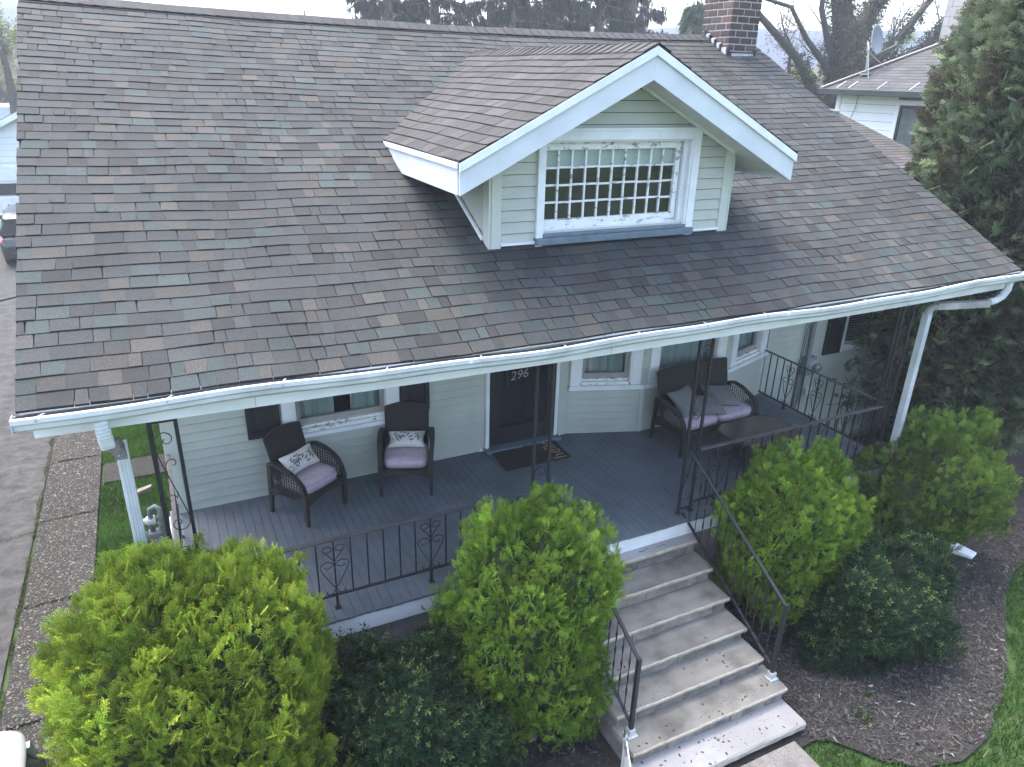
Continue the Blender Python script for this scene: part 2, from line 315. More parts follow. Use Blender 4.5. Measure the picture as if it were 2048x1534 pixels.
# ================= HOUSE =================
H=thing('house','sage green house with shingled roof, gabled dormer and open front porch','house',(3.85,8,0))
DK=.32
SHC=[(.135,.15,.150),(.144,.158,.157),(.153,.166,.163),(.108,.113,.113),(.117,.121,.120),(.19,.187,.170),(.178,.176,.162),(.133,.170,.169),(.14,.180,.178),(.124,.137,.139),(.133,.146,.147),(.14,.152,.152),(.136,.154,.155),(.128,.14,.141)]
def wear(c): k=random.uniform(.84,1.16)*DK; return tuple(x*k for x in c)
# --- walls with siding planks ---
def siding(nm,A,B_,z0,z1,holes=(),e=.0965,top=None,keep=(1.2,2.5),split=2.42,matw=None,extra=()):
    """wall from A to B (xy), planks as parts below the split height, the rest joined"""
    A=Vector((*A,0));Bv=Vector((*B_,0)); Lw=(Bv-A).length; u=(Bv-A)/Lw; nn=Vector((u.y,-u.x,0)); mt=matw or SAGE
    T=lambda a,d,z:(A+u*a+nn*d+Vector((0,0,z)))
    def solid(z):
        lo,hi=(0,Lw)
        if top: lo,hi=top(z)
        if hi-lo<.02: return []
        iv=[(lo,hi)]
        for (a,b,c,d) in holes:
            if c<z<d:
                n2=[]
                for s0,s1 in iv:
                    if b<=s0 or a>=s1: n2.append((s0,s1)); continue
                    if a>s0: n2.append((s0,a))
                    if b<s1: n2.append((b,s1))
                iv=n2
        return [q for q in iv if q[1]-q[0]>.02]
    wl=MB(); zs=sorted({z0,z1,*[min(max(h[2],z0),z1) for h in holes],*[min(max(h[3],z0),z1) for h in holes]})
    if top: zs=[z0+(z1-z0)*i/14 for i in range(15)]
    for a,b in zip(zs[:-1],zs[1:]):
        for s0,s1 in solid((a+b)/2): wl.hexa([T(s0,-.1,a),T(s1,-.1,a),T(s1,-.006,a),T(s0,-.006,a),T(s0,-.1,b),T(s1,-.1,b),T(s1,-.006,b),T(s0,-.006,b)])
    W=wl.build(nm,LAPSHADE,H); rest=MB(); k=0; z=z0
    while z<z1-.01:
        zt=min(z+e,z1)
        for s0,s1 in solid(z+.002 if top else (z+zt)/2):
            tgt=MB() if z<split else rest; j=random.uniform(-.0008,.0008)
            zq=zt-(.0065 if nm=='dormer_wall' else .0085); tgt.hexa([T(s0,-.004,z),T(s1,-.004,z),T(s1,.017+j,z),T(s0,.017+j,z),T(s0,-.004,zq),T(s1,-.004,zq),T(s1,.003,zq),T(s0,.003,zq)])
            if tgt is not rest: tgt.build('siding_plank',mt,W)
        z+=e; k+=1
    if rest.f: rest.build('siding_planks',mt,W,kind='stuff')
    return W,T,Lw
def wbox(b,T,u0,u1,d0,d1,z0,z1): b.hexa([T(u0,d1,z0),T(u1,d1,z0),T(u1,d0,z0),T(u0,d0,z0),T(u0,d1,z1),T(u1,d1,z1),T(u1,d0,z1),T(u0,d0,z1)])
def window(T,u0,u1,z0,z1,cw=.13,frame=None,peel=False,curtain=True,sash=.05,blind=False,rail=None,hang=False,sill=True,gap=None,depth=.09):
    """outer casing u0..u1, z0..z1"""
    W=MB(); wm=frame or WHITE
    wbox(W,T,u0,u0+cw,.001,.035,z0,z1); wbox(W,T,u1-cw,u1,.001,.035,z0,z1); wbox(W,T,u0+cw,u1-cw,.001,.035,z1-cw,z1)
    for a,b in ((u0+cw,u0+cw+.02),(u1-cw-.02,u1-cw)): wbox(W,T,a,b,-depth,.028,z0+.03,z1-cw)
    o=W.build('window',wm,H,bevel=.003)
    if sill:
        s=MB(); wbox(s,T,u0+cw+.02,u1-cw-.02,-depth,.02,z0+.0,z0+.045); wbox(s,T,u0+cw+.02,u1-cw-.02,-depth,-.01,z0+.045,z0+.075); s.build('sill',PEEL,o,bevel=.003)
    a0,a1=u0+cw+.02,u1-cw-.02; zb=z0+.075; zt=z1-cw
    s=MB(); sm=mat('sash_grey',(.30,.285,.27),.5,.08,6,grime=.2); wbox(s,T,a0,a0+sash,-depth+.005,-depth+.04,zb,zt); wbox(s,T,a1-sash,a1,-depth+.005,-depth+.04,zb,zt); wbox(s,T,a0+sash,a1-sash,-depth+.005,-depth+.045,zb,zb+sash*1.2); wbox(s,T,a0+sash,a1-sash,-depth+.005,-depth+.04,zt-sash,zt)
    s.build('sash',sm if not peel else PEEL,o)
    g=MB(); wbox(g,T,a0+sash*.5,a1-sash*.5,-depth+.012,-depth+.018,zb+sash*.5,zt-sash*.5); g.build('pane',GLASS,o)
    r=MB(); wbox(r,T,a0,a1,-.60,-.58,zb-.2,zt+.1); wbox(r,T,a0,a1,-.58,-depth,zb-.22,zb-.2); wbox(r,T,a0-.02,a0,-.58,-depth,zb-.2,zt); wbox(r,T,a1,a1+.02,-.58,-depth,zb-.2,zt); r.build('interior',DARKROOM,o)
    if curtain:
        gs=gap or (1e9,1e9); c=MB(); P=[]
        n=int((a1-a0)/.012)
        for seg in ((a0,min(gs[0],a1)),(max(gs[1],a0),a1)) if gap else ((a0,a1),):
            if seg[1]-seg[0]<.03: continue
            n=int((seg[1]-seg[0])/.012)+2; P=[]
            for zz in (zb-.02,zb+.3,zt): P.append([T(seg[0]+(seg[1]-seg[0])*i/n,-depth-.06+.018*math.sin(i*.55+zz*.6)+.008*math.sin(i*1.4),zz) for i in range(n+1)])
            c.grid(P)
        c.build('curtain',CURT,o,smooth=True)
    if blind:
        c=MB(); z=zb+.05
        while z<zt: wbox(c,T,a0+.03,a1-.03,-depth-.055,-depth-.03,z,z+.004); z+=.038
        c.build('blind',WHITE,o)
    return o
def shutter(T,u0,u1,z0,z1):
    b=MB(); wbox(b,T,u0,u1,.016,.034,z0,z1)
    fw_=.055
    wbox(b,T,u0,u0+fw_,.034,.05,z0,z1);wbox(b,T,u1-fw_,u1,.034,.05,z0,z1)
    wbox(b,T,u0+fw_,u1-fw_,.034,.05,z0,z0+.08);wbox(b,T,u0+fw_,u1-fw_,.034,.05,z1-.08,z1);wbox(b,T,u0+fw_,u1-fw_,.034,.05,(z0+z1)/2-.04,(z0+z1)/2+.04)
    wbox(b,T,u0+fw_+.03,u1-fw_-.03,.034,.043,z0+.11,(z0+z1)/2-.07)
    return b.build('shutter',mat('shutter_black',(.022,.021,.025),.45,.1,8,grime=.2),H,bevel=.003)
# front wall, left of the door
hW1=(.18+.93,.18+2.14,1.96,3.12)
W,T,L_=siding('front_wall',(-.18,7.14),(3.24,7.14),FZ,3.40,[hW1])
window(T,.18+.905,.18+2.165,1.935,3.15,cw=.125,gap=(.18+1.48,.18+1.66)); shutter(T,.18+.555,.18+.885,1.975,3.1); shutter(T,.18+2.18,.18+2.515,1.975,3.1)
b=MB(); wbox(b,T,.18+.905,.18+2.165,.014,.04,1.885,1.93); b.build('window_apron',WHITE,H,bevel=.003)
b=MB(); wbox(b,T,-.02,.075,.015,.03,FZ,3.4); b.box(-.23,-.2,7.12,7.22,FZ,3.4); b.build('corner_trim',SAGE2,H,bevel=.004)
# bit of wall right of the door
W,T,L_=siding('front_wall',(4.18,7.14),(4.33,7.14),FZ,3.40)
# door
b=MB(); b.box(3.215,3.262,7.095,7.15,FZ,3.3); b.box(4.155,4.20,7.095,7.15,FZ,3.3); b.box(3.15,3.215,7.11,7.125,FZ,FZ+.02); b.box(3.14,3.16,7.11,7.125,FZ-.0,FZ+.06); b.box(4.20,4.26,7.11,7.125,FZ,FZ+.02); b.box(3.262,4.155,7.095,7.15,3.25,3.3); b.build('door_casing',WHITE,H,bevel=.003)
b=MB(); b.box(3.262,3.40,7.10,7.13,FZ+.05,3.25); b.box(4.03,4.155,7.10,7.13,FZ+.05,3.25); b.box(3.40,4.03,7.10,7.13,FZ+.05,FZ+.27); b.box(3.40,4.03,7.10,7.13,3.1,3.25)
D=b.build('storm_door',BLACKP,H,bevel=.003)
b=MB(); b.box(3.40,4.03,7.112,7.118,FZ+.27,3.1); b.build('pane',GLASS,D)
b=MB(); b.box(3.46,3.5,7.085,7.1,2.1,2.3); b.tube([(3.335,7.07,2.0),(3.335,7.06,2.06),(3.335,7.07,2.12)],.008,6); b.build('handle',mat('dark_metal',(.05,.05,.05),.3,.1,8,metal=.8),D)
b=MB(); b.box(3.262,4.155,7.19,7.24,FZ,3.25); D2=b.build('front_door',BLACKP,H)
for (x0,x1) in ((3.34,3.66),(3.75,4.07)):
    for (z0,z1) in ((FZ+.22,FZ+.85),(FZ+.98,FZ+1.62),(FZ+1.72,FZ+1.93)):
        q=MB(); q.box(x0,x1,7.178,7.192,z0,z1); q.build('door_panel',BLACKP,D2,bevel=.012)
b=MB(); b.box(3.2,4.22,7.0,7.19,FZ+.001,FZ+.035); b.build('threshold',SLATEB,H,bevel=.004)
def text(name,s,loc,rx,rz,size,mt,parent,ext=.002,shear=0,ry=0,spacing=1):
    c=bpy.data.curves.new(name,'FONT'); c.body=s; c.size=size; c.extrude=ext; c.shear=shear; c.space_character=spacing; c.align_x='CENTER'; c.align_y='CENTER'
    t=bpy.data.objects.new(name+'_tmp',c); S.collection.objects.link(t); t.matrix_world=Matrix.Translation(loc)@Matrix.Rotation(rz,4,'Z')@Matrix.Rotation(rx,4,'X')@Matrix.Rotation(ry,4,'Z')
    bpy.context.view_layer.update(); me=bpy.data.meshes.new_from_object(t); me.transform(t.matrix_world); 
    o_=Vector(ORG.get(parent.name,(0,0,0))); me.transform(Matrix.Translation(-o_)); me.materials.clear(); me.materials.append(mt)
    o=bpy.data.objects.new(name,me); S.collection.objects.link(o); bpy.data.objects.remove(t); o.parent=parent; ORG[o.name]=tuple(o_); return o
text('house_number','296',(3.64,7.096,2.215),math.pi/2,0,.16,mat('number_paint',(.22,.23,.24),.5),D,.002,.25,math.radians(5))
# bay, three faces
TRZ=1.885
for (A,B_,u0,u1,first) in (((4.312,7.166),(5.266,6.837),.065,.965,1),((5.266,6.837),(6.605,6.837),.065,1.275,0),((6.605,6.837),(7.66,7.18),.06,1.02,2)):
    L0=math.hypot(B_[0]-A[0],B_[1]-A[1])
    W,T,L_=siding('bay_wall',A,B_,FZ,3.40,[(u0+.02,u1-.02,1.96,3.12)])
    window(T,u0,u1,1.945,3.15,cw=.125)
    b=MB(); wbox(b,T,.0 if first!=1 else u0-.01,L0-(0 if first!=2 else .03),.012,.05,TRZ,TRZ+.052); wbox(b,T,.0 if first!=1 else u0-.01,L0-(0 if first!=2 else .03),.012,.062,TRZ+.056,TRZ+.064); b.build('window_apron',WHITE,H,bevel=.003)
    b=MB(); wbox(b,T,-.012,.03,.014,.028,FZ,TRZ); wbox(b,T,L0-.03,L0+.012,.014,.028,FZ,TRZ if first!=2 else 3.4); b.build('corner_trim',SAGE2,H,bevel=.004)
# wing to the right with its window
XW=13.3
W,T,L_=siding('wing_wall',(7.68,7.2),(XW,7.2),.15,3.40,[(9.215-7.68,9.98-7.68,1.72,3.0)],e=.103,split=-1)
window(T,9.19-7.68,10.0-7.68,1.70,3.05,cw=.045,curtain=False,blind=True,sash=.04)
shutter(T,8.82-7.68,9.17-7.68,1.70,3.0); shutter(T,10.02-7.68,10.37-7.68,1.70,3.0)
b=MB(); b.box(7.6,XW,7.24,7.3,-.05,.15); b.build('foundation',STUCCO,H)
# rear and side walls
b=MB(); b.box(-.18,-.08,7.24,13.9,.2,3.5); b.box(-.18,8.0,13.8,13.9,.2,3.5); b.box(7.9,8.0,7.3,13.9,3.2,4.4)
for x in (-.18,7.9): b.poly([(x,5.2,3.4),(x,13.9,3.4),(x,9.5,5.95),(x+.1,5.2,3.4),(x+.1,13.9,3.4),(x+.1,9.5,5.95)],[(0,1,2),(3,5,4),(0,3,4,1),(1,4,5,2),(0,2,5,3)])
z=.25
while z<3.4: b.hexa([(-.196,7.24,z),(-.18,7.24,z),(-.18,13.9,z),(-.196,13.9,z),(-.184,7.24,z+.0965),(-.18,7.24,z+.0965),(-.18,13.9,z+.0965),(-.184,13.9,z+.0965)]); z+=.0965
b.build('side_wall',SAGE,H)
b=MB(); b.box(-.24,-.02,7.2,13.95,-.05,.24); b.box(-.02,8,13.85,13.95,-.05,.24); b.build('foundation',STUCCO,H)
b=MB(); b.box(-.27,-.2,8.6,8.8,1.75,2.0); b.box(-.29,-.27,8.63,8.77,1.78,1.97); b.build('wall_vent',WHITE,H,bevel=.006)
# --- porch floor ---
b=MB(); b.box(-.26,7.62,4.93,7.2,FZ-.17,FZ-.028); PF=b.build('porch_floor',SLATEB,H)
x=-.28; 
while x<7.63:
    wd=.083; q=MB(); z=FZ+random.uniform(-.0015,.0015); y0=4.895+random.uniform(-.004,.004); q.box(x,x+wd-.003,y0,7.2,z-.024,z); q.build('floor_board',FLOORM,PF,bevel=.0015); x+=wd
b=MB(); b.box(-.27,7.62,4.905,4.93,FZ-.19,FZ-.026); b.box(7.62,7.645,4.905,7.14,FZ-.19,FZ-.026); b.box(-.29,-.27,4.905,7.14,FZ-.19,FZ-.026); b.build('porch_fascia',WHITE,H,bevel=.003)
b=MB(); b.box(-.2,7.58,4.96,5.1,-.05,FZ-.17); b.box(7.48,7.58,5.1,7.2,-.05,FZ-.17); b.box(-.2,-.1,5.1,7.2,-.05,FZ-.17); b.build('foundation',STUCCO,H)
b=MB(); b.box(-.18,7.9,4.98,7.6,3.385,3.40); b.build('porch_ceiling',WHITE,H)
# --- main roof ---
NX=48
def roofgrid(off,y0=YE,y1=YR,ny=6): return [[(XL+(XR-XL)*i/NX,y0+(y1-y0)*j/ny,roofz(XL+(XR-XL)*i/NX,y0+(y1-y0)*j/ny)+off) for i in range(NX+1)] for j in range(ny+1)]
b=MB(); b.grid(roofgrid(-.012)); MR=b.build('main_roof',DECK,H)
b=MB(); G=[[(XL+(XR-XL)*i/NX,YR+j*1.25,roofz(XL+(XR-XL)*i/NX,YR)-SL*j*1.25-.01) for i in range(NX+1)] for j in range(5)]; b.grid(G); b.grid([[(p[0],p[1],p[2]-.1) for p in r] for r in G]); b.build('rear_roof',mat('rear_shingles',(.13,.125,.12),.95,.4,90,.5,200),H)
EX=.1235; cs=math.cos(math.atan(SL)); sn=math.sin(math.atan(SL))
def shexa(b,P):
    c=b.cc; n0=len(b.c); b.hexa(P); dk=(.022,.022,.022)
    for k in (0,2,3,5): b.c[n0+k]=dk  # edge faces dark: asphalt core, plus row shadow put into the colour
def tab(b,x0,x1,s,ex,th,fz,sk=0.):
    """shingle tab, s = distance up the slope of its lower edge"""
    P=[]
    for dz in (0,1):
        for (x,ss,t) in ((x0,s,th),(x1,s,th),(x1+sk,s+ex+.02,.002),(x0-sk,s+ex+.02,.002)):
            h=(t if dz else -.006); px,py,pz=fz(x,ss); P.append((px+ (0),py,pz+h))
    shexa(b,P)
def mainf(x,s):
    y=YE-.045+s*cs; wv=.006*math.sin(x*2.3+s*5)+.004*math.sin(x*6.1-s*3); return (x,y+wv,roofz(x,y+wv)+.004*math.sin(x*3.7)*math.sin(s*2.9))
rows=int((YR-YE+.035)/cs/EX); front=[]; back=MB()
for r in range(rows+1):
    s=r*EX; x=XL-.01-random.uniform(0,.25)
    while x<XR+.015:
        wd=random.choice((.08,.10,.13,.15,.17,.19,.21)) ; x0=max(x,XL-.012); x1=min(x+wd,XR+.015); xm=(x0+x1)/2; y=YE+s*cs
        x+=wd
        if x1-x0<.03: continue
        if y>5.72 and y<9.0 and abs(xm-DX)<DHW-.05 and dormz(xm)-.05>roofz(xm,y)+.1 and abs(xm-DX)<1.28: continue
        if y>7.4 and dormz(xm)>roofz(xm,y)+.12 and abs(xm-DX)<DHW: continue
        if 7.9<xm<8.3 and 9.05<y: continue
        front.append((r,x0,x1-random.choice((.001,.005)),s,y,xm))
# the 300 that show largest in the photograph (nearest to the camera) are objects of their own
front.sort(key=lambda t:math.hypot(t[5],t[4])+ (0 if t[5]>-.8 else 3))
for i,(r,x0,x1,s,y,xm) in enumerate(front):
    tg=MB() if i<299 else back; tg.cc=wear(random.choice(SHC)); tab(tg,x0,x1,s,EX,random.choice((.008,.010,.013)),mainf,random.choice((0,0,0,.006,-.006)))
    if tg is not back: tg.build('shingle',SHG,MR,col=True)
back.build('shingles',SHG,MR,col=True,kind='stuff')
b=MB()
x=XL-.01
while x<XR:
    x1=min(x+.13,XR+.01); k=wear((.15,.155,.16)); b.cc=k
    if not(7.83<x+.06<8.34):
        zz=roofz(x,YR)+.022; z2=roofz(x1,YR)+.012
        b.poly([(x,YR-.14,zz-.06),(x1+.02,YR-.14,z2-.06),(x,YR,zz+.012),(x1+.02,YR,z2+.012),(x,YR+.14,zz-.06),(x1+.02,YR+.14,z2-.06),(x,YR-.14,zz-.075),(x,YR+.14,zz-.075)],[(0,1,3,2),(2,3,5,4),(6,0,2),(2,4,7)])
    elif b.f: b.build('ridge_cap',SHG,H,col=True); b=MB()
    x=x1
b.build('ridge_cap',SHG,H,col=True)
# rake boards, fascia, drip edge, soffit, gutter
b=MB()
for x in (XL+.0,XR-.03):
    b.hexa([(x,YE,roofz(x,YE)-.17),(x+.03,YE,roofz(x,YE)-.17),(x+.03,YR,roofz(x,YR)-.17),(x,YR,roofz(x,YR)-.17),(x,YE,roofz(x,YE)-.014),(x+.03,YE,roofz(x,YE)-.014),(x+.03,YR,roofz(x,YR)-.014),(x,YR,roofz(x,YR)-.014)])
b.build('rake_board',WHITE,H)
def strip_x(b,x0,x1,prof,n=40,zf=lambda x:sag(x)):
    """closed profile [(y,z)] swept along x following the sagging eave"""
    k=len(prof); bb=len(b.v)
    for i in range(n+1):
        x=x0+(x1-x0)*i/n
        for (y,z) in prof: b.v.append((x,y,z+zf(x)))
    for i in range(n):
        for j in range(k):
            j2=(j+1)%k; b.f.append([bb+i*k+j,bb+(i+1)*k+j,bb+(i+1)*k+j2,bb+i*k+j2]); b.m.append(b.mi); b.c.append(b.cc)
    b.f.append([bb+j for j in range(k)]); b.m.append(0); b.c.append(b.cc); b.f.append([bb+n*k+j for j in range(k)][::-1]); b.m.append(0); b.c.append(b.cc)
b=MB(); strip_x(b,XL+.03,XR-.0,[(4.70,3.40),(4.70,3.60),(4.725,3.60),(4.725,3.40)]); b.build('fascia_board',WHITE,H)
b=MB(); strip_x(b,XL+.015,XR-.01,[(4.608,3.628),(4.608,3.600),(4.612,3.603),(4.612,3.622),(4.64,3.620),(4.64,3.623)]); b.build('drip_edge',mat('stained_white',(.66,.68,.68),.5,.1,4,bscale=26,col2=(.2,.19,.18),thr=.66,stretch=(.35,1,1)),H)
b=MB(); strip_x(b,XL+.03,XR-.03,[(4.725,3.39),(4.725,3.40),(5.2,3.40),(5.2,3.39)]); b.build('soffit',WHITE,H)
gz=lambda x:sag(x)*1.0+.012*math.sin(x*1.7+.6)+.006*math.sin(x*4.3)
GUT=mat('gutter_white',(.52,.55,.55),.45,.08,3,grime=.25,gscale=3.5,stretch=(.4,1,1))
b=MB(); strip_x(b,XL-.035,XR+.02,[(4.612,3.598),(4.608,3.598),(4.608,3.532),(4.555,3.528),(4.530,3.548),(4.526,3.575),(4.505,3.592),(4.503,3.612),(4.520,3.614),(4.520,3.620),(4.497,3.618),(4.497,3.588),(4.519,3.570),(4.523,3.543),(4.552,3.520),(4.612,3.524)],60,gz)
for x in (XL-.037,XR+.018): b.box(x,x+.004,4.503,4.61,3.53+gz(x),3.61+gz(x))
GU=b.build('gutter',GUT,H)
b=MB(); strip_x(b,XL-.02,XR,[(4.53,3.546),(4.606,3.546),(4.606,3.602),(4.600,3.602),(4.598,3.556),(4.53,3.554)],40,gz); b.build('gutter_silt',mat('gutter_silt',(.07,.07,.072),.8,.3,10),GU)
for px in (-.74,-.06,.62,1.31,2.02,2.73,3.42,4.1,4.77,5.42,6.05,6.66,7.2,7.72,8.15,8.5):
    q=MB(); z=gz(px); q.bar((px-.02,4.50,3.622+z),(px+.02,4.612,3.60+z),.012,.004); q.tube([(px-.02,4.492,3.604+z),(px-.02,4.50,3.604+z)],.0075,7); q.mi=0; q.build('gutter_hanger',mat('rusty_spike',(.34,.33,.31),.6,.3,30),GU)
for sx_ in (.44,3.26,6.9): q=MB(); q.box(sx_,sx_+.003,4.6985,4.6995,3.405+sag(sx_),3.55+sag(sx_)); q.build('seam',mat('seam_dark',(.2,.2,.19)),H)
for sx_ in (4.98,1.9): q=MB(); q.box(sx_,sx_+.03,4.492,4.4965,3.588+gz(sx_),3.619+gz(sx_)); q.build('gutter_joint',WHITE,GU)
# downspouts
def spout(pts,ws,name='downspout'):
    b=MB()
    for a,c in zip(pts[:-1],pts[1:]): b.bar(a,c,ws,ws*1.05,(0,0,1) if abs(a[2]-c[2])<.2 else (0,1,0))
    return b.build(name,GUT,H,bevel=.01)
lx=-.40; z=gz(lx)
b=MB(); 
for i in range(9):   # moulded elbow
    a=i/8*1.1; b.bar((lx-.055+.0*i,4.56+.30*a*a*.25+.0,3.53+z-.20*a*.9),(lx-.05,4.575+.30*a*a*.25,3.53+z-.20*a*.9-.03),.085,.075,(0,1,0))
b.build('downspout_elbow',GUT,H,bevel=.02)
b=MB()
for i in range(7): b.bar((lx-.03+i*.004,4.66+i*.034,3.30+z-.006*i*i),(lx-.028+i*.004,4.70+i*.034,3.295+z-.006*i*i),.075,.07)
b.build('downspout_elbow',mat('dark_elbow_metal',(.16,.15,.14),.7,.3,25),H)  # rear elbow darker than the rest of the downspout
b=MB(); b.bar((lx,4.87,3.22),(lx,4.87,.12),.075,.07,(0,1,0))
for k in (-.02,0,.02): b.bar((lx+k,4.832,3.2),(lx+k,4.832,.12),.008,.006,(0,1,0))
b.build('downspout',GUT,H,bevel=.006)
z=gz(8.3)
b=MB(); b.tube([(8.33,4.56,3.53+z),(8.33,4.565,3.44+z),(8.30,4.58,3.36+z),(8.23,4.60,3.315+z),(8.16,4.62,3.30+z)],.038,8); 
for i in range(6): a=i/6; b.tube([(8.33-.02*a*a*4,4.56+.03*a,3.46+z-.13*a),(8.33-.02*a*a*4-.004,4.562+.03*a,3.45+z-.13*a)],.042,8)
b.build('downspout_elbow',GUT,H,smooth=False)
DST=mat('stained_spout',(.42,.41,.385),.6,.15,6,grime=.45,gscale=4)
b=MB(); b.bar((8.17,4.63,3.28+z),(7.62,4.86,3.245+z),.08,.075); b.build('downspout_run',DST,H,bevel=.006)
b=MB(); b.tube([(7.66,4.845,3.245+z),(7.6,4.87,3.235+z),(7.57,4.885,3.20+z),(7.56,4.89,3.14+z)],.042,8); b.build('downspout_elbow',DST,H)
b=MB(); b.bar((7.56,4.89,3.16+z),(7.56,4.89,.35),.07,.075,(0,1,0))
for k in (-.02,.012): b.bar((7.56+k,4.85,3.1),(7.56+k,4.85,.4),.007,.006,(0,1,0))
b.build('downspout',GUT,H,bevel=.006)
# --- wing roof ---
WS=.3; wz=lambda y:3.40+WS*(y-6.9)
b=MB(); b.poly([(8.5,6.85,wz(6.85)-.02),(13.66,6.85,wz(6.85)-.02),(13.66,12.06,wz(12.06)-.02),(8.5,12.06,wz(12.06)-.02)],[(0,1,2,3)]); WR=b.build('wing_roof',DECK,H)
b=MB(); csw=math.cos(math.atan(WS)); 
for r in range(int(5.3/csw/EX)):
    s=r*EX; x=8.45-random.uniform(0,.2)
    while x<13.68:
        wd=random.choice((.15,.19,.24,.27)); x1=min(x+wd,13.68); b.cc=wear(random.choice([(.23,.21,.19),(.26,.24,.22),(.2,.185,.17),(.25,.24,.235)]))
        tab(b,x,x1-.003,s,EX,.01,lambda xx,ss:(xx,6.85+ss*csw,wz(6.85+ss*csw))); x+=wd
b.build('shingles',SHG,WR,col=True,kind='stuff')
b=MB(); b.box(8.5,13.68,6.83,6.86,wz(6.85)-.18,wz(6.85)-.02); b.box(8.5,13.68,6.86,7.2,wz(6.85)-.18,wz(6.85)-.16); b.build('wing_fascia',WHITE,H)
b=MB(); b.tube([(13.62,11.9,wz(12.0)),(13.2,12.1,wz(12.1)+.02),(8.6,12.1,wz(12.1)+.02)],.05,6); b.build('wing_ridge_cap',mat('ridge_grey',(.2,.19,.18),.9),H)
# --- dormer ---
DW0,DW1=2.57,5.13; DYW=5.64; DB=4.03
gap_=lambda z:( (max(0,(DX-(DZR-.24-z)/DS)-DW0)),(min(DW1-DW0,(DX+(DZR-.24-z)/DS)-DW0)) ) if z>4.86 else (0,DW1-DW0)
W,T,L_=siding('dormer_wall',(DW0,DYW),(DW1,DYW),DB,5.50,[(3.03-DW0,4.66-DW0,4.17,5.0)],e=.0985,top=gap_,split=9)
for x,sg in ((DW0,-1),(DW1,1)):
    y=DYW; b=MB()
    b.poly([(x,DYW,roofz(x,DYW)-.05),(x,7.35,roofz(x,7.35)-.05),(x,7.35,4.95),(x,DYW,4.95)],[(0,1,2,3)])
    z=4.05
    while z<4.95:
        yb=YE+(z-ZE-sag(x,6.5))/SL; yb=max(yb,DYW)
        yy=min(yb+.25,7.3)
        b.hexa([(x,DYW,z),(x+sg*.014,DYW,z),(x+sg*.014,yb+.02,z),(x,yb+.02,z),(x,DYW,z+.0985),(x+sg*.003,DYW,z+.0985),(x+sg*.003,yy,z+.0985),(x,yy,z+.0985)]); z+=.0985
    b.build('dormer_side',SAGE,H)
for x,sg in ((DW0,-1),(DW1,1)):
    b=MB(); b.box(min(x,x+sg*-.095)-0*.01,max(x,x+sg*-.095),DYW-.028,DYW-.005,DB-.02,4.97); b.box(min(x+sg*.003,x+sg*.026),max(x+sg*.003,x+sg*.026),DYW-.028,DYW+.09,DB-.02,4.95)
    b.build('corner_trim',SAGE2,H,bevel=.005)
b=MB()
for x,sg in ((DW0,-1),(DW1,1)):
    y0,y1=DYW+.08,7.2; b.bar((x+sg*.035,y0,roofz(x,y0)+.028),(x+sg*.035,y1,roofz(x,y1)+.028),.02,.03)
z0_=roofz(3,DYW)+.03
for a,c in ((DW0+.09,2.985),(4.70,DW1-.09)): b.bar((a,DYW-.03,z0_),(c,DYW-.03,z0_),.02,.022)
b.build('base_flashing',WHITE,H)
# dormer window, opening 3.06..4.62
TD=lambda u,d,z:Vector((u,DYW-d,z))
b=MB(); wbox(b,TD,2.995,3.06,.006,.045,4.10,5.09); wbox(b,TD,4.62,4.70,.006,.045,4.10,5.09); wbox(b,TD,3.06,4.62,.006,.045,4.985,5.06); wbox(b,TD,2.97,4.72,.006,.052,5.06,5.085)
wbox(b,TD,4.60,4.622,-.12,.03,4.19,4.985); wbox(b,TD,3.058,3.075,-.12,.03,4.19,4.985); wbox(b,TD,3.07,4.61,-.12,.02,4.968,4.988)
DWN=b.build('dormer_window',WHITE,H,bevel=.003)
SD=-.07 # sash set back
b=MB(); s0,s1,zb,zt=3.07,4.545,4.225,4.965
wbox(b,TD,s0,s0+.035,SD-.02,SD+.02,zb,zt); wbox(b,TD,s1-.05,s1,SD-.02,SD+.02,zb,zt); wbox(b,TD,s0+.035,s1-.05,SD-.02,SD+.02,zb,zb+.085); wbox(b,TD,s0+.035,s1-.05,SD-.02,SD+.02,zt-.065,zt); b.build('sash',PEEL,DWN,bevel=.003)
b=MB(); wbox(b,TD,s1+.012,4.60,SD-.02,SD+.05,zb,zt); b.build('jamb',WHITE,DWN)
x0_,x1_,z0_,z1_=s0+.035,s1-.05,zb+.085,zt-.065; cw_=(x1_-x0_)/10; ch_=(z1_-z0_)/4
for i in range(1,10): q=MB(); xx=x0_+i*cw_; j=random.uniform(-.003,.003); wbox(q,TD,xx-.009+j,xx+.009+j,SD-.012,SD+.012,z0_,z1_); q.build('muntin',PEEL,DWN,bevel=.003)
for k in range(1,4):
    for i in range(10): q=MB(); zz=z0_+k*ch_+random.uniform(-.003,.003); wbox(q,TD,x0_+i*cw_+.009,x0_+(i+1)*cw_-.009,SD-.011,SD+.011,zz-.009,zz+.009); q.build('muntin',PEEL,DWN,bevel=.003)
for k in range(4):
    for i in range(10):
        q=MB(); j=random.uniform(-.004,.004); j2=random.uniform(-.004,.004); a=x0_+i*cw_+.006; c=a+cw_-.012; d=z0_+k*ch_+.006; e=d+ch_-.012
        q.poly([TD(a,SD+j,d),TD(c,SD+j2,d),TD(c,SD-j,e),TD(a,SD-j2,e)],[(0,1,2,3)]); q.build('pane',GLASS,DWN)
b=MB(); wbox(b,TD,s0,s1,SD-.05,SD-.04,z0_+3*ch_+.0,zt); b.build('roller_shade',CURT,DWN)
b=MB(); wbox(b,TD,s0-.05,s1+.1,-.9,-.88,zb-.1,zt+.1); wbox(b,TD,s0-.05,s1+.1,-.88,-.12,zb-.12,zb-.1); b.build('interior',DARKROOM,DWN)
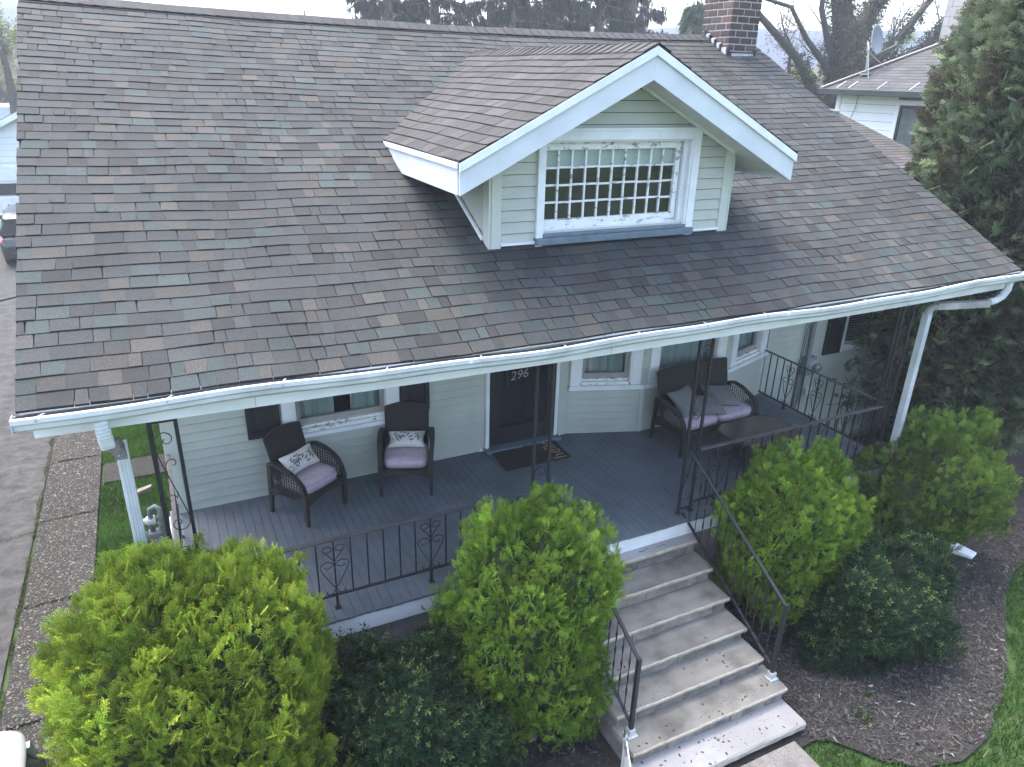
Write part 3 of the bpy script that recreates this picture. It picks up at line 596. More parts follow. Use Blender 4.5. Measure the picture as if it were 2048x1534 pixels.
b=MB(); wbox(b,TD,2.985,4.69,-.12,.085,4.115,4.175); wbox(b,TD,3.06,4.62,-.12,.05,4.175,4.205); b.build('window_sill',SLATEB,H,bevel=.006)
b=MB(); wbox(b,TD,3.07,4.60,SD-.03,SD+.05,4.2,4.228); b.build('sash_stop',WHITE,DWN)
# dormer roof
DYB=9.0
b=MB()
for sg in (-1,1):
    e=DX+sg*(DHW-.01)
    for off in (-.012,-.20):
        b.poly([(DX,DYF+.02,DZR+off),(e,DYF+.02,dormz(e)+off),(e,DYB,dormz(e)+off),(DX,DYB,DZR+off)],[(0,1,2,3)])
DR=b.build('dormer_roof',DECK,H)
csd=math.cos(math.atan(DS)); b=MB()
DC=[(.165,.16,.152),(.178,.173,.164),(.15,.146,.139),(.19,.184,.174),(.138,.135,.13)]
for sg in (-1,1):
    nr=int(DHW/csd/.127)
    for r in range(nr+1):
        s=r*.127; y=DYF-.015-random.uniform(0,.1)
        while y<8.95:
            wd=random.choice((.15,.19,.22,.25)); y0=max(y,DYF-.018); y1=y+wd; ym=(y0+y1)/2; y+=wd
            xx=DX+sg*(DHW-s*csd)
            if dormz(xx)<roofz(xx,ym)-.12: continue
            def f(yy,ss,sg=sg): X=DX+sg*(DHW+.012-ss*csd); return (X,yy,dormz(X)+.004*math.sin(yy*4+ss*3))
            b.cc=wear(random.choice(DC)); th=random.choice((.012,.015))
            e=min(.147,DHW/csd-s+.01); P=[]
            for dz in (0,1):
                for (yy,ss,t) in ((y0,s,th),(y1-.006,s,th),(y1-.006,s+e,.002),(y0,s+e,.002)):
                    p=f(yy,ss); P.append((p[0],p[1],p[2]+(t if dz else -.006)))
            if sg>0: P=[P[1],P[0],P[3],P[2],P[5],P[4],P[7],P[6]]
            shexa(b,P)
y=DYF-.02
while y<8.9:   # cap pieces along the dormer ridge
    b.cc=wear(random.choice(DC)); y1=y+.125
    for sg in (-1,1):
        X=DX+sg*.14; P=[(DX,y,DZR+.02),(DX,y1+.02,DZR+.008),(X,y1+.02,dormz(X)+.012),(X,y,dormz(X)+.022)]
        if sg>0: P=[P[0],P[3],P[2],P[1]]
        b.poly(P+[(p[0],p[1],p[2]-.014) for p in P],[(0,1,2,3),(4,7,6,5),(0,3,7,4),(3,2,6,7)])
    y=y1
b.build('shingles',SHG,DR,col=True,kind='stuff')
# dormer fascias: prow-like rake boards and eave boards
def rake(b,y0,y1,t0,t1,xo=0):
    for sg in (-1,1):
        e=DX+sg*(DHW+xo); za,zb_=DZR,dormz(e); P=[]
        lo=[(DX,y0,za-t1),(DX,y1,za-t1),(e,y1,zb_-t1*.98),(e,y0,zb_-t1*.98)]; hi=[(DX,y0,za-t0),(DX,y1,za-t0),(e,y1,zb_-t0),(e,y0,zb_-t0)]
        if sg<0: lo=[lo[0],lo[3],lo[2],lo[1]]; hi=[hi[0],hi[3],hi[2],hi[1]]
        b.hexa(lo+hi)
TRIMDIM=mat('dimmed_white_trim',(.53,.56,.575),.4,.04,2,grime=.12,gscale=3)  # white trim darkened in colour against the brighter light on the dormer
b=MB(); rake(b,DYF,DYF+.025,.012,.26); b.build('dormer_fascia',TRIMDIM,H,bevel=.002)
b=MB(); rake(b,DYF-.022,DYF-.002,.006,.075,.01); b.build('dormer_rake_mould',WHITE,H,bevel=.002)
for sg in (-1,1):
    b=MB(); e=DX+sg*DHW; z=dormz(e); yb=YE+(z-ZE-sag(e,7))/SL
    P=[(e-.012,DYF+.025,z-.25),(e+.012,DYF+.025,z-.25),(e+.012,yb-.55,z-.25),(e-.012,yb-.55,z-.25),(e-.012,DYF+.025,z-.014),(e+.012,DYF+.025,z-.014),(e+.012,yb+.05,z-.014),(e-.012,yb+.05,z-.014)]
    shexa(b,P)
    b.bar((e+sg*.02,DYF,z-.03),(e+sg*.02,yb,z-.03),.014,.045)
    b.build('dormer_fascia',TRIMDIM,H,bevel=.002)
SOF=mat('soffit_panel',(.60,.60,.57),.6,.05,6)
for sg in (-1,1):   # soffit slats under the overhang
    for k in range(15):
        a,c=k*.114,(k+1)*.114-.004; x0,x1=DX+sg*a,DX+sg*min(c,DHW-.015); q=MB(); P=[]
        for dz in (-.222,-.212): P+= [(x0,DYF+.026,dormz(x0)+dz),(x1,DYF+.026,dormz(x1)+dz),(x1,DYW-.004 if abs(x1-DX)<1.27 else 7.0,dormz(x1)+dz),(x0,DYW-.004 if abs(x1-DX)<1.27 else 7.0,dormz(x0)+dz)]
        q.hexa(P); q.build('soffit_slat',SOF,DR)
b=MB()
for sg in (-1,1): x1=DX+sg*1.28; b.bar((DX,DYW-.03,dormz(DX)-.235),(x1,DYW-.03,dormz(x1)-.235),.02,.028)
b.build('gable_trim',WHITE,H)
# --- chimney ---
CX0,CX1,CY0,CY1=7.83,8.335,9.0,9.62
b=MB(); b.box(CX0-.001,CX1-.006,CY0-.001,CY1-.006,5.0,8.4); CH=b.build('chimney',mat('mortar',(.46,.44,.415),.95,.2,30,.5,120),H)
BRK=mat('chimney_brick',(0,0,0),.9,.25,60,.6,120,attr=True)
z=5.62; k=0; DK=1.
topb=MB()
while z<8.28:
    for (face,a0,a1) in (('f',CX0,CX1),('l',CY0,CY1)):
        off=0 if (k%2==0)==(face=='f') else -.105; x=a0+off
        while x<a1-.01:
            s0,s1=max(x,a0-.004),min(x+.196,a1+.004); x+=.216
            if s1-s0<.03: continue
            q=MB() if z<7.1 else topb; c=random.choice([(.070,.050,.045),(.085,.057,.050),(.06,.045,.042),(.10,.066,.057)]); q.cc=wear(c); p=random.uniform(.0,.006)
            if face=='f': q.box(s0,s1,CY0-.008-p,CY0+.05,z,z+.075)
            else: q.box(CX0-.008-p,CX0+.05,s0+.0,s1,z+.0,z+.075)
            if q is not topb: q.build('brick',BRK,CH,col=True,bevel=.004)
    z+=.0915; k+=1
topb.build('bricks',BRK,CH,col=True,kind='stuff')
b=MB(); b.box(CX1,CX1+.006,CY0,CY1,5.0,8.3); b.box(CX0-.05,CX1+.05,CY0-.05,CY1+.05,8.3,8.4); b.build('chimney_cap',MATS['mortar'],CH)
FL=mat('flashing',(.50,.51,.52),.5,.25,12,bscale=30,col2=(.12,.12,.12),thr=.6)
b=MB(); b.box(CX0+.06,CX1-.04,CY0-.022,CY0-.012,5.78,5.86)
for i in range(4):
    y0=CY0+.02+i*.125; zz=roofz(CX0,y0)+.0; b.box(CX0-.024,CX0-.014,y0,y0+.12,zz-.03,zz+.10)
b.build('flashing',FL,CH)
b=MB()
for (x,y,z) in [(CX0-.02,CY0-.02,5.80),(CX1-.02,CY0-.02,5.80)]+[(CX0-.03,CY0+.135+i*.125,5.86+i*.063) for i in range(4)]: b=MB(); b.box(x-.02,x+.025,y-.014,y+.012,z-.02,z+.12); b.build('flashing_sealant',mat('roof_tar',(.04,.04,.045),.6,.3,20),CH)
b=MB(); b.tube([(CX0,CY0-.025,5.875),(CX0+.2,CY0-.028,5.87),(CX1,CY0-.025,5.875)],.008,5)
b.build('flashing_sealant',mat('roof_tar',(.04,.04,.045),.6,.3,20),CH)
# ================= FRONT STEPS =================
ST=thing('front_steps','bluestone and masonry front steps rising from the walk to the porch','steps',(3.8,4.0,0))
tr=[(1.105,4.765,4.60),(.935,4.50,4.60),(.77,4.22,4.595),(.605,3.95,4.60),(.45,3.69,4.60),(.30,3.42,4.665)]
prev=4.93; zt_=[t[0] for t in tr]
for i,(z,y,xr) in enumerate(tr):
    q=MB(); nx=26; x0=2.94; j=lambda:random.uniform(-.004,.004); yb=prev+.03 if i else 4.93
    P=[]; fr=[y+j() for _ in range(nx+1)]
    b_=len(q.v)
    rows_=[lambda k:(fr[k]+.012,z-.05),lambda k:(fr[k]+.002,z-.035),lambda k:(fr[k],z-.012),lambda k:(fr[k]+.010,z),lambda k:(y+.05,z),lambda k:(yb,z),lambda k:(yb,z-.05)]
    G=[[(x0+(xr-x0)*k/nx,f(k)[0],f(k)[1]) for k in range(nx+1)] for f in rows_]
    q.mi=0; q.grid(G); q.m=[1 if f_<nx*3 else 0 for f_ in range(len(q.f))]
    for k in (0,nx): q.f.append([b_+r_*(nx+1)+k for r_ in range(7)][::(1 if k else -1)]); q.m.append(1)
    q.build('tread',[WSLAB if i==0 else BLUEST,EDGE],ST); prev=y+.03
    zlo=(tr[i+1][0] if i<5 else .15); x=2.96; 
    while x<xr-.03:
        wd=random.choice((.16,.22,.34,.5,.62)) if i!=5 else random.choice((.14,.22,.28)); x1=min(x+wd,xr-.025)
        if xr-.025-x1<.08: x1=xr-.025
        DK=1.;q=MB(); q.cc=wear(random.choice([(.19,.17,.15),(.225,.205,.17),(.19,.19,.165),(.165,.145,.13)])); p=random.uniform(0,.012)
        q.box(x+.003,x1-.003,y+.025+p,y+.09,zlo+.004,z-.052); q.build('riser_stone',RISER,ST,col=True,bevel=.004); x=x1
q=MB(); yb=4.95
for i,(z,y,xr) in enumerate(tr): q.box(2.965,xr-.03,y+.06,(tr[i-1][1]+.06) if i else 4.95,-.05,z-.051)
q.box(2.975,4.62,3.46,3.5,-.05,.26)
q.build('masonry_core',mat('step_mortar',(.22,.2,.18),.95,.3,14,.6,50),ST)
q=MB(); G=[]; nx=20
for (yy,zz) in ((3.165,.06),(3.152,.08),(3.148,.135),(3.16,.15),(3.47,.15),(3.47,.05)): G.append([(2.93+(4.65-2.93)*k/nx,yy+random.uniform(-.004,.004),zz) for k in range(nx+1)])
q.grid(G); q.m=[1 if f_<nx*2 else 0 for f_ in range(len(q.f))]
for k in (0,nx): q.f.append([r_*(nx+1)+k for r_ in range(6)][::(1 if k else -1)]); q.m.append(0)
q.build('bottom_slab',[WSLAB,EDGE],ST)
# litter on the treads
b=MB(); 
for i in range(210):
    x=random.uniform(3.0,4.6); y=3.17+abs(random.gauss(0,.45)); 
    if y>4.85: continue
    z=.152
    for (tz_,ty,_) in tr:
        if y>ty+.015: z=max(z,tz_+.001)
    l=random.choice((.004,.005,.007,.011,.024)); a=random.uniform(0,6.28); w_=l*random.uniform(.25,.6)
    b.hexa([(x+math.cos(a)*s*l/2-math.sin(a)*t*w_/2,y+math.sin(a)*s*l/2+math.cos(a)*t*w_/2,z+h) for h in (0,.003) for (s,t) in ((-1,-1),(1,-1),(1,1),(-1,1))])
b.build('leaf_litter',mat('dry_litter',(.05,.04,.035),.9,.4,50),kind='stuff')
b=MB(); b.tube([(3.9,4.85,1.108),(3.95,4.83,1.11),(3.99,4.86,1.11),(4.02,4.85,1.108)],.003,4); b.tube([(4.12,4.84,1.108),(4.18,4.85,1.11),(4.22,4.84,1.108),(4.21,4.81,1.108)],.003,4); tag(b.build('twig',BARK),'two thin curled twigs lying on the pale top landing slab','twigs')

# ================= IRONWORK =================
def motif(b,P_,H,ws=1.7):
    P=lambda u,v:P_(u*ws,v)
    motif_(b,P,H)
def motif_(b,P,H):
    """heart and scroll panel round a centre bar; P(u,v)->world"""
    for s in (-1,1):
        top=[(0,.60*H),(s*.02,.70*H),(s*.045,.80*H)]+[(s*(.030+.022*math.cos(a*s if 0 else a)),.83*H+.045*H*1.3*math.sin(a)) for a in [i*.45 for i in range(0,9)]]
        top+= [(s*(.030+.010*math.cos(a)),.81*H+.03*H*math.sin(a)) for a in [3.9+i*.5 for i in range(4)]]
        b.tube([P(*q) for q in top],.0045,4)
        mid=[(0,.12*H),(s*.025,.24*H),(s*.055,.42*H),(s*.066,.52*H)]+[(s*(.036+.032*math.cos(a)),.54*H+.075*H*math.sin(a)) for a in [i*.45 for i in range(0,8)]]+[(s*(.034+.014*math.cos(a)),.53*H+.035*H*math.sin(a)) for a in [3.6+i*.55 for i in range(6)]]
        b.tube([P(*q) for q in mid],.0045,4)
        bot=[(0,.12*H),(s*.012,.07*H)]+[(s*(.028-.018*math.cos(a)),.06*H-.035*H*math.sin(a)) for a in [i*.5 for i in range(9)]]
        b.tube([P(*q) for q in bot],.0045,4)
def railing(name,label,A,B_,zt,zb,group='wrought iron railings round the porch',n=None,every=4,first=2,capw=.045,ws=1.75):
    A=Vector(A);B_=Vector(B_); R_=thing(name,label,'railing',(A.x,A.y,FZ),group); L=(B_-A).length; u=(B_-A)/L
    b=MB(); b.bar(A+Vector((0,0,zt-A.z)),B_+Vector((0,0,zt-B_.z)),capw,.014); b.build('top_rail',mat('worn_rail',(.075,.072,.072),.5,.35,25,.3,90,stretch=(.3,1,1)),R_)
    b=MB(); b.bar(A+Vector((0,0,zb-A.z)),B_+Vector((0,0,zb-B_.z)),.026,.012); b.build('bottom_rail',IRON,R_)
    n=n or int(round(L/.147)); 
    for i in range(1,n):
        p=A+u*(L*i/n); b=MB(); k=(i-first)%every==0; b.bar((p.x,p.y,zb),(p.x,p.y,zt-.005),.0125,.0125,(u.x,u.y,0)); b.build('baluster',IRON,R_)
        if k:
            b=MB(); motif(b,lambda uu,vv:(p.x+u.x*uu,p.y+u.y*uu,zb+vv),zt-zb,ws); b.build('scroll',IRON,R_)
            b=MB(); b.bar((p.x,p.y,FZ),(p.x,p.y,zb),.022,.022,(u.x,u.y,0)); b.box(p.x-.025,p.x+.025,p.y-.025,p.y+.025,FZ,FZ+.006); b.build('foot',IRON,R_)
    return R_
def colpanel(b,P,H,flip=1):
    """tall scroll filling; P(u,v), u 0..1 across, v metres"""
    U=H/2.
    for k in range(2):
        o=k*U
        f=(lambda u_:u_) if flip>0 else (lambda u_:1-u_)
        Q=lambda u_,v_:P(f(u_),o+v_)
        b.tube([Q(.06,.80*U),Q(.30,.62*U),Q(.6,.42*U),Q(.92,.20*U)],.0045,4)
        sp=[(.5+(.44-.034*i)*math.cos(a),.86*U+(.075-.0055*i)*math.sin(a)) for i,a in enumerate([math.pi+.3-i*.62 for i in range(13)])]
        b.tube([Q(.06,.80*U)]+[Q(*q) for q in sp],.004,4)
        sp=[(.5-(.44-.034*i)*math.cos(a),.14*U-(.075-.0055*i)*math.sin(a)) for i,a in enumerate([math.pi+.3-i*.62 for i in range(13)])]
        b.tube([Q(.92,.20*U)]+[Q(*q) for q in sp],.004,4)
        for (cu,cv,sg) in ((.62,.66,1),(.34,.36,-1)):
            sp=[(cu+sg*(.24-.02*i)*math.cos(a),cv*U+(.045-.004*i)*math.sin(a)) for i,a in enumerate([math.pi-i*.62 for i in range(9)])]
            b.tube([Q(cu-sg*.3,cv*U-.05*sg)]+[Q(*q) for q in sp],.004,4)
def column(label,legs,panels,ztop=3.385,grp='wrought iron porch columns'):
    C_=thing('iron_column',label,'column',(legs[0][0],legs[0][1],FZ),grp)
    for (x,y) in legs: b=MB(); b.box(x-.0125,x+.0125,y-.0125,y+.0125,FZ+.006,ztop); b.build('leg',IRON,C_)
    for (a,c,fl) in panels:
        A=Vector(legs[a]);B_=Vector(legs[c]); b=MB()
        colpanel(b,lambda u_,v_:(A.x+(B_.x-A.x)*u_,A.y+(B_.y-A.y)*u_,FZ+.07+v_),1.88,fl); b.build('scroll',IRON,C_)
        b=MB()
        for z in (FZ+.05,FZ+1.96): b.bar((A.x,A.y,z),(B_.x,B_.y,z),.01,.014)
        b.build('cross_bar',IRON,C_)
    b=MB()
    for (x,y) in legs: b.box(x-.03,x+.03,y-.03,y+.03,FZ,FZ+.006)
    b.build('base_plate',IRON,C_)
column('black iron porch column with scrolls, behind the big golden shrub at the driveway end',[(-.23,5.05),(-.06,5.05),(-.23,5.21)],[(0,1,1),(0,2,1)])
column('black iron porch column with scrolls at the left side of the front steps',[(2.765,5.05),(2.925,5.05)],[(0,1,1)])
column('black iron porch column with scrolls at the right side of the front steps',[(4.52,5.05),(4.675,5.05)],[(0,1,-1)])
column('three legged black iron corner column beside the white downspout and dark cedar',[(7.38,5.05),(7.54,5.05),(7.54,5.21)],[(0,1,1),(1,2,1)])
railing('porch_railing','black iron porch railing in front of the two wicker armchairs',(-.05,5.05,0),(2.755,5.05,0),1.972,1.42,n=20,first=1,every=6)
railing('porch_railing','black iron porch railing in front of the loveseat and coffee table',(4.69,5.03,0),(7.37,5.03,0),2.015,1.40,n=19,first=2,every=5)
railing('porch_railing','black iron railing closing the far right end of the porch',(7.56,7.10,0),(7.56,5.24,0),1.98,1.35,n=15,first=4,capw=.03,ws=1.35)
railing('porch_railing','black iron railing seen edge on at the driveway end of the porch',(-.2,7.1,0),(-.2,5.22,0),1.968,1.40,n=13,first=3,capw=.035)
def twisted(b,x,y,z0,z1,w_=.013):
    n=26; base=len(b.v); H_=z1-z0
    for i in range(n+1):
        t=i/n; tw=0 if t<.18 else (1 if t>.86 else (t-.18)/.68); a=tw*math.pi*3
        for k in range(4):
            an=a+k*math.pi/2+math.pi/4; b.v.append((x+w_*.7*math.cos(an)*(1 if k%2==0 else .55),y+w_*.7*math.sin(an)*(1 if k%2==0 else .55),z0+H_*t))
    for i in range(n):
        for k in range(4):
            k2=(k+1)%4; b.f.append([base+i*4+k,base+i*4+k2,base+(i+1)*4+k2,base+(i+1)*4+k]); b.m.append(0); b.c.append((1,1,1))
def stairrail(label,top,bot,ntop,nbot,nb):
    R_=thing('stair_railing',label,'railing',(nbot[0],nbot[1],.3),'railings down the front steps')
    b=MB(); b.bar(top,ntop,.032,.018); b.bar((top[0],top[1],top[2]-.013),(ntop[0],ntop[1],ntop[2]-.013),.018,.012); b.build('handrail',IRON,R_,bevel=.004)
    b=MB(); b.bar(bot,nbot,.026,.014); b.build('bottom_rail',IRON,R_)
    b=MB(); nx_,ny_=nbot[0],nbot[1]; b.box(nx_-.018,nx_+.018,ny_-.03,ny_+.006,.30,ntop[2]+.012); b.build('newel_post',IRON,R_,bevel=.003)
    b=MB(); b.box(nx_-.03,nx_+.03,ny_-.045,ny_+.02,.301,.375); b.box(nx_-.05,nx_+.05,ny_-.06,ny_+.035,.301,.312)
    for s in (-1,1): b.lathe([(.007,.312),(.007,.32)],(nx_+s*.038,ny_-.012,0),n=7)
    b.build('base_shoe',FL if s<0 else mat('bare_aluminium',(.55,.57,.58),.35,.2,30,metal=.6),R_,bevel=.006)
    for i in range(1,nb+1):
        t=i/(nb+1); b=MB(); p0=[bot[k]+(nbot[k]-bot[k])*t for k in range(3)]; p1=[top[k]+(ntop[k]-top[k])*t for k in range(3)]
        twisted(b,p0[0],p0[1],p0[2],p1[2]-.012); b.build('twisted_baluster',IRON,R_)
    return R_
stairrail('black handrail with twisted balusters on the right side of the steps',(4.54,5.0,2.03),(4.54,5.0,1.31),(4.615,3.60,1.15),(4.615,3.60,.42),13)
stairrail('black handrail with twisted balusters on the left side, half hidden by the tall shrub',(2.955,5.0,2.03),(2.955,5.0,1.31),(3.03,3.62,1.13),(3.03,3.62,.42),13)

# ================= PORCH FURNITURE =================
def cushion(w_,d_,h_,r=.03,n=10,piping=True,puff=.012):
    b=MB(); G=[]
    def ring(zf,inset): 
        pts=[]; 
        for k in range(40):
            a=2*math.pi*k/40; c,s=math.cos(a),math.sin(a); e=6.; rr=(abs(c)**e+abs(s)**e)**(-1/e); pts.append(((w_/2-inset)*c*rr,(d_/2-inset)*s*rr,zf))
        return pts
    prof=[(0,.02),(.006,.004),(h_*.5,-.004),(h_-.006,.003),(h_+.002,.018),(h_+puff*.6,.07),(h_+puff,.16)]
    rings=[ring(z,i) for z,i in prof]; base=0
    for r_ in rings: b.v+=r_
    m_=40
    for i in range(len(rings)-1):
        for k in range(m_): k2=(k+1)%m_; b.f.append([i*m_+k,i*m_+k2,(i+1)*m_+k2,(i+1)*m_+k]); b.m.append(0); b.c.append((1,1,1))
    b.f.append([k for k in range(m_)][::-1]); b.m.append(0);b.c.append((1,1,1)); b.f.append([(len(rings)-1)*m_+k for k in range(m_)]); b.m.append(0); b.c.append((1,1,1))
    pip=MB()
    for zf in (.006,h_-.002): rg=ring(zf,.0); pip.tube(rg+[rg[0]],.0035,4,False)
    return b,pip
def wicker_seat(name,label,cat,w_,d_,ncush,loc,rot,back_h=.84,grp=None,seatz=.33,cl=LILAC):
    R_=thing(name,label,cat,(0,0,0),grp); hw=w_/2
    # back: gently arched and raked slab
    b=MB(); nx=12; nz=7; F=[];Bk=[]
    for j in range(nz+1):
        t=j/nz; rf=[];rb=[]
        for i in range(nx+1):
            u_=-1+2*i/nx; x=u_*(hw-.045+.012*t); top=back_h-.035*u_*u_*(1 if ncush==1 else .5); z=seatz+.03+(top-seatz-.03)*t; y=d_-.10+.13*t+.02*(1-u_*u_)
            rf.append((x,y,z)); rb.append((x,y+.035,z))
        F.append(rf);Bk.append(rb)
    b.grid(F); b.grid([r_[::-1] for r_ in Bk])
    b.grid([F[-1],Bk[-1]]); b.grid([[r_[0] for r_ in F],[r_[0] for r_ in Bk]]); b.grid([[r_[-1] for r_ in Bk],[r_[-1] for r_ in F]])
    bk=b.build('backrest',WICK,R_)
    b=MB(); b.tube([(x,y+.017,z) for x,y,z in F[-1]],.017,6); b.tube([(r_[0][0],r_[0][1]+.017,r_[0][2]) for r_ in F],.015,6); b.tube([(r_[-1][0],r_[-1][1]+.017,r_[-1][2]) for r_ in F],.015,6); b.build('back_edging',WICK,bk)
    prof=[(d_-.03,.575),(d_-.12,.60),(d_-.24,.585),(d_-.36,.545),(.07,.50),(.02,.44),(-.005,.36),(-.01,.28)]
    pz=lambda y: max(.34,np.interp(y,[p[0] for p in prof[::-1]][2:],[p[1] for p in prof[::-1]][2:]))
    for s in (-1,1):
        x=s*hw; bow=lambda y:s*.018*math.sin(max(0,min(1,y/d_))*math.pi)
        a=MB()
        for p,q in zip(prof[:-1],prof[1:]): a.bar((x+bow(p[0]),p[0],p[1]),(x+bow(q[0]),q[0],q[1]),.05,.026,(1,0,0) if False else (0,0,1)) if abs(p[0]-q[0])>.02 else a.bar((x,p[0],p[1]),(x,q[0],q[1]),.05,.03,(0,1,0))
        A_=a.build('armrest',WICK,R_)
        l=MB(); y=.03
        while y<d_-.05: l.bar((x+bow(y),y,.27),(x+bow(y),y,pz(y)-.01),.009,.006,(0,1,0)); y+=.033
        z=.30
        while z<.59:
            ys=[yy/100 for yy in range(3,int((d_-.04)*100),3) if pz(yy/100)>z+.01]
            if len(ys)>1: l.tube([(x+bow(yy),yy,z) for yy in ys],.0042,4)
            z+=.031
        l.build('woven_panel',WICK,A_,kind='stuff')
        for yy,lean in ((0.,0.),(d_-.04,.05)):
            g=MB(); top=.36 if yy==0 else .57; g.hexa([(x-.016,yy-.016+lean,0),(x+.016,yy-.016+lean,0),(x+.016,yy+.016+lean,0),(x-.016,yy+.016+lean,0),(x-.026,yy-.026,top),(x+.026,yy-.026,top),(x+.026,yy+.026,top),(x-.026,yy+.026,top)]); g.build('leg',WICK,R_)
    # aprons, arched underneath
    f=MB(); n_=14
    def apron(P0,P1):
        for i in range(n_):
            t0,t1=i/n_,(i+1)/n_; zz=lambda t:.205+.065*(1-(2*t-1)**2)
            p=lambda t,z:Vector(P0)*(1-t)+Vector(P1)*t+Vector((0,0,z)); d=(Vector(P1)-Vector(P0)).normalized(); nn=Vector((d.y,-d.x,0))*.012
            f.hexa([p(t0,zz(t0))+nn,p(t1,zz(t1))+nn,p(t1,zz(t1))-nn,p(t0,zz(t0))-nn,p(t0,.31)+nn,p(t1,.31)+nn,p(t1,.31)-nn,p(t0,.31)-nn])
    apron((-hw,0,0),(hw,0,0)); apron((hw,0,0),(hw,d_-.03,0)); apron((-hw,d_-.03,0),(-hw,0,0)); f.box(-hw+.02,hw-.02,0,d_-.05,.30,.325)
    f.build('seat_frame',WICK,R_)
    cw=(w_-.07)/ncush
    for i in range(ncush):
        c,pp=cushion(cw-.004,d_-.09,.095); ox=-w_/2+.035+cw*(i+.5)
        c.v=[(p[0]+ox,p[1]+(d_-.09)/2+.01,p[2]+.328) for p in c.v]; pp.v=[(p[0]+ox,p[1]+(d_-.09)/2+.01,p[2]+.328) for p in pp.v]
        o=c.build('seat_cushion',cl,R_,smooth=True); pp.build('piping',mat('piping',(.30,.25,.29),.9),o)
    R_.location=loc; R_.rotation_euler=(0,0,rot); return R_
rA=math.radians(33); 
wicker_seat('wicker_armchair','dark wicker armchair turned towards the steps, nearer the driveway','chair',.53,.50,1,(1.17,6.50,FZ),rA,grp='wicker porch armchairs')
wicker_seat('wicker_armchair','dark wicker armchair facing the street, right of the window beside the door','chair',.53,.50,1,(2.03,6.525,FZ),math.radians(-21),grp='wicker porch armchairs')
wicker_seat('wicker_loveseat','dark wicker loveseat with lilac cushions under the bay window','loveseat',1.2,.56,2,(5.92,6.06,FZ),math.radians(3),back_h=.90)
def pillow(name,label,w_,d_,h_,matx,loc,rot,print_=False,grp=None,cat='pillow'):
    R_=thing(name,label,cat,(0,0,0),grp); n_=18
    def sp(u_,v_,s=1):
        k=(1-abs(u_)**3.2)*(1-abs(v_)**3.2); z=h_/2*max(k,0)**.5; x=u_*w_/2*(1-.10*(1-v_*v_)**2*abs(u_)**3*1.0); y=v_*d_/2*(1-.10*(1-u_*u_)**2*abs(v_)**3)
        z+= .006*math.sin(u_*5+v_*3)*k
        return (x,y,z if s>0 else -z*.8)
    b=MB()
    for s in (1,-1):
        G=[[sp(math.sin((-1+2*i/n_)*math.pi/2),math.sin((-1+2*j/n_)*math.pi/2),s) for j in range(n_+1)] for i in range(n_+1)]
        if s<0: G=G[::-1]
        b.grid(G)
    b.build('pillow_cover',matx,R_,smooth=True)
    if print_:
        INK=mat('print_ink',(.05,.045,.045),.9); TAUPE=mat('print_taupe',(.25,.21,.18),.9)
        P=lambda x,y:(lambda q:(q[0],q[1],q[2]+.0015))(sp(max(-.97,min(.97,x/(w_/2))),max(-.95,min(.95,y/(d_/2)))))
        st=MB(); lf=MB(); fl=MB()
        for (x0,y0,a,L,cv) in ((-.13,-.07,.5,.19,.9),(-.02,.075,-1.2,.13,-1.3),(.05,-.08,1.2,.14,1.1),(.13,.06,-2.4,.12,1.4),(-.15,.05,-.2,.10,-1.)):
            pts=[];x,y=x0,y0
            for i in range(14):
                pts.append(P(x,y)); x+=math.cos(a)*L/14; y+=math.sin(a)*L/14; a+=cv/14*1.6
                if i%4==2:
                    for sg in (-1,1):
                        aa=a+sg*1.; c=(x+math.cos(aa)*.016,y+math.sin(aa)*.016); ring=[]
                        for k in range(8): t=k/8*6.283; lx_,ly_=.015*math.cos(t),.0065*math.sin(t); ring.append(P(c[0]+lx_*math.cos(aa)-ly_*math.sin(aa),c[1]+lx_*math.sin(aa)+ly_*math.cos(aa)))
                        lf.poly(ring,[list(range(8))])
            st.tube(pts,.0014,4)
        for (cx_,cy_) in ((.155,.035),(-.17,-.045)):
            for k in range(12):
                t=k/12*6.283; q=[P(cx_+r_*math.cos(t+d)*1.,cy_+r_*math.sin(t+d)) for (r_,d) in ((.014,-.15),(.036,-.12),(.043,0),(.036,.12),(.014,.15))]; fl.poly(q,[list(range(5))])
        st.build('printed_stem',INK,R_,kind='stuff'); lf.build('printed_leaf',INK,R_,kind='stuff'); fl.build('printed_flower',TAUPE,R_,kind='stuff')
    R_.matrix_world=Matrix.Translation(loc)@Matrix.Rotation(rot[2],4,'Z')@Matrix.Rotation(rot[0],4,'X')@Matrix.Rotation(rot[1],4,'Z'); return R_
CREAM=mat('cream_print_cloth',(.56,.53,.49),.95,.05,10,.2,400)
def local(loc,rot,p): c,s=math.cos(rot),math.sin(rot); return (loc[0]+c*p[0]-s*p[1],loc[1]+s*p[0]+c*p[1],loc[2]+p[2])
pillow('throw_pillow','cream floral lumbar pillow leaning in the armchair turned towards the steps',.42,.22,.11,CREAM,local((1.17,6.5,FZ),rA,(.0,.33,.535)),(math.radians(52),0,rA),True,'floral lumbar pillows')
pillow('throw_pillow','cream floral lumbar pillow lying in the armchair facing the street',.40,.21,.12,CREAM,local((2.03,6.525,FZ),math.radians(-21),(.0,.33,.51)),(math.radians(28),0,math.radians(-21)),True,'floral lumbar pillows')
pillow('throw_pillow','grey square pillow at the left end of the loveseat',.40,.38,.13,GREYF,(5.60,6.38,FZ+.55),(math.radians(38),.05,math.radians(12)),grp='grey loveseat pillows')
pillow('throw_pillow','grey square pillow slumped flat in the middle of the loveseat',.40,.38,.13,GREYF,(5.83,6.27,FZ+.50),(math.radians(14),.12,math.radians(-25)),grp='grey loveseat pillows')
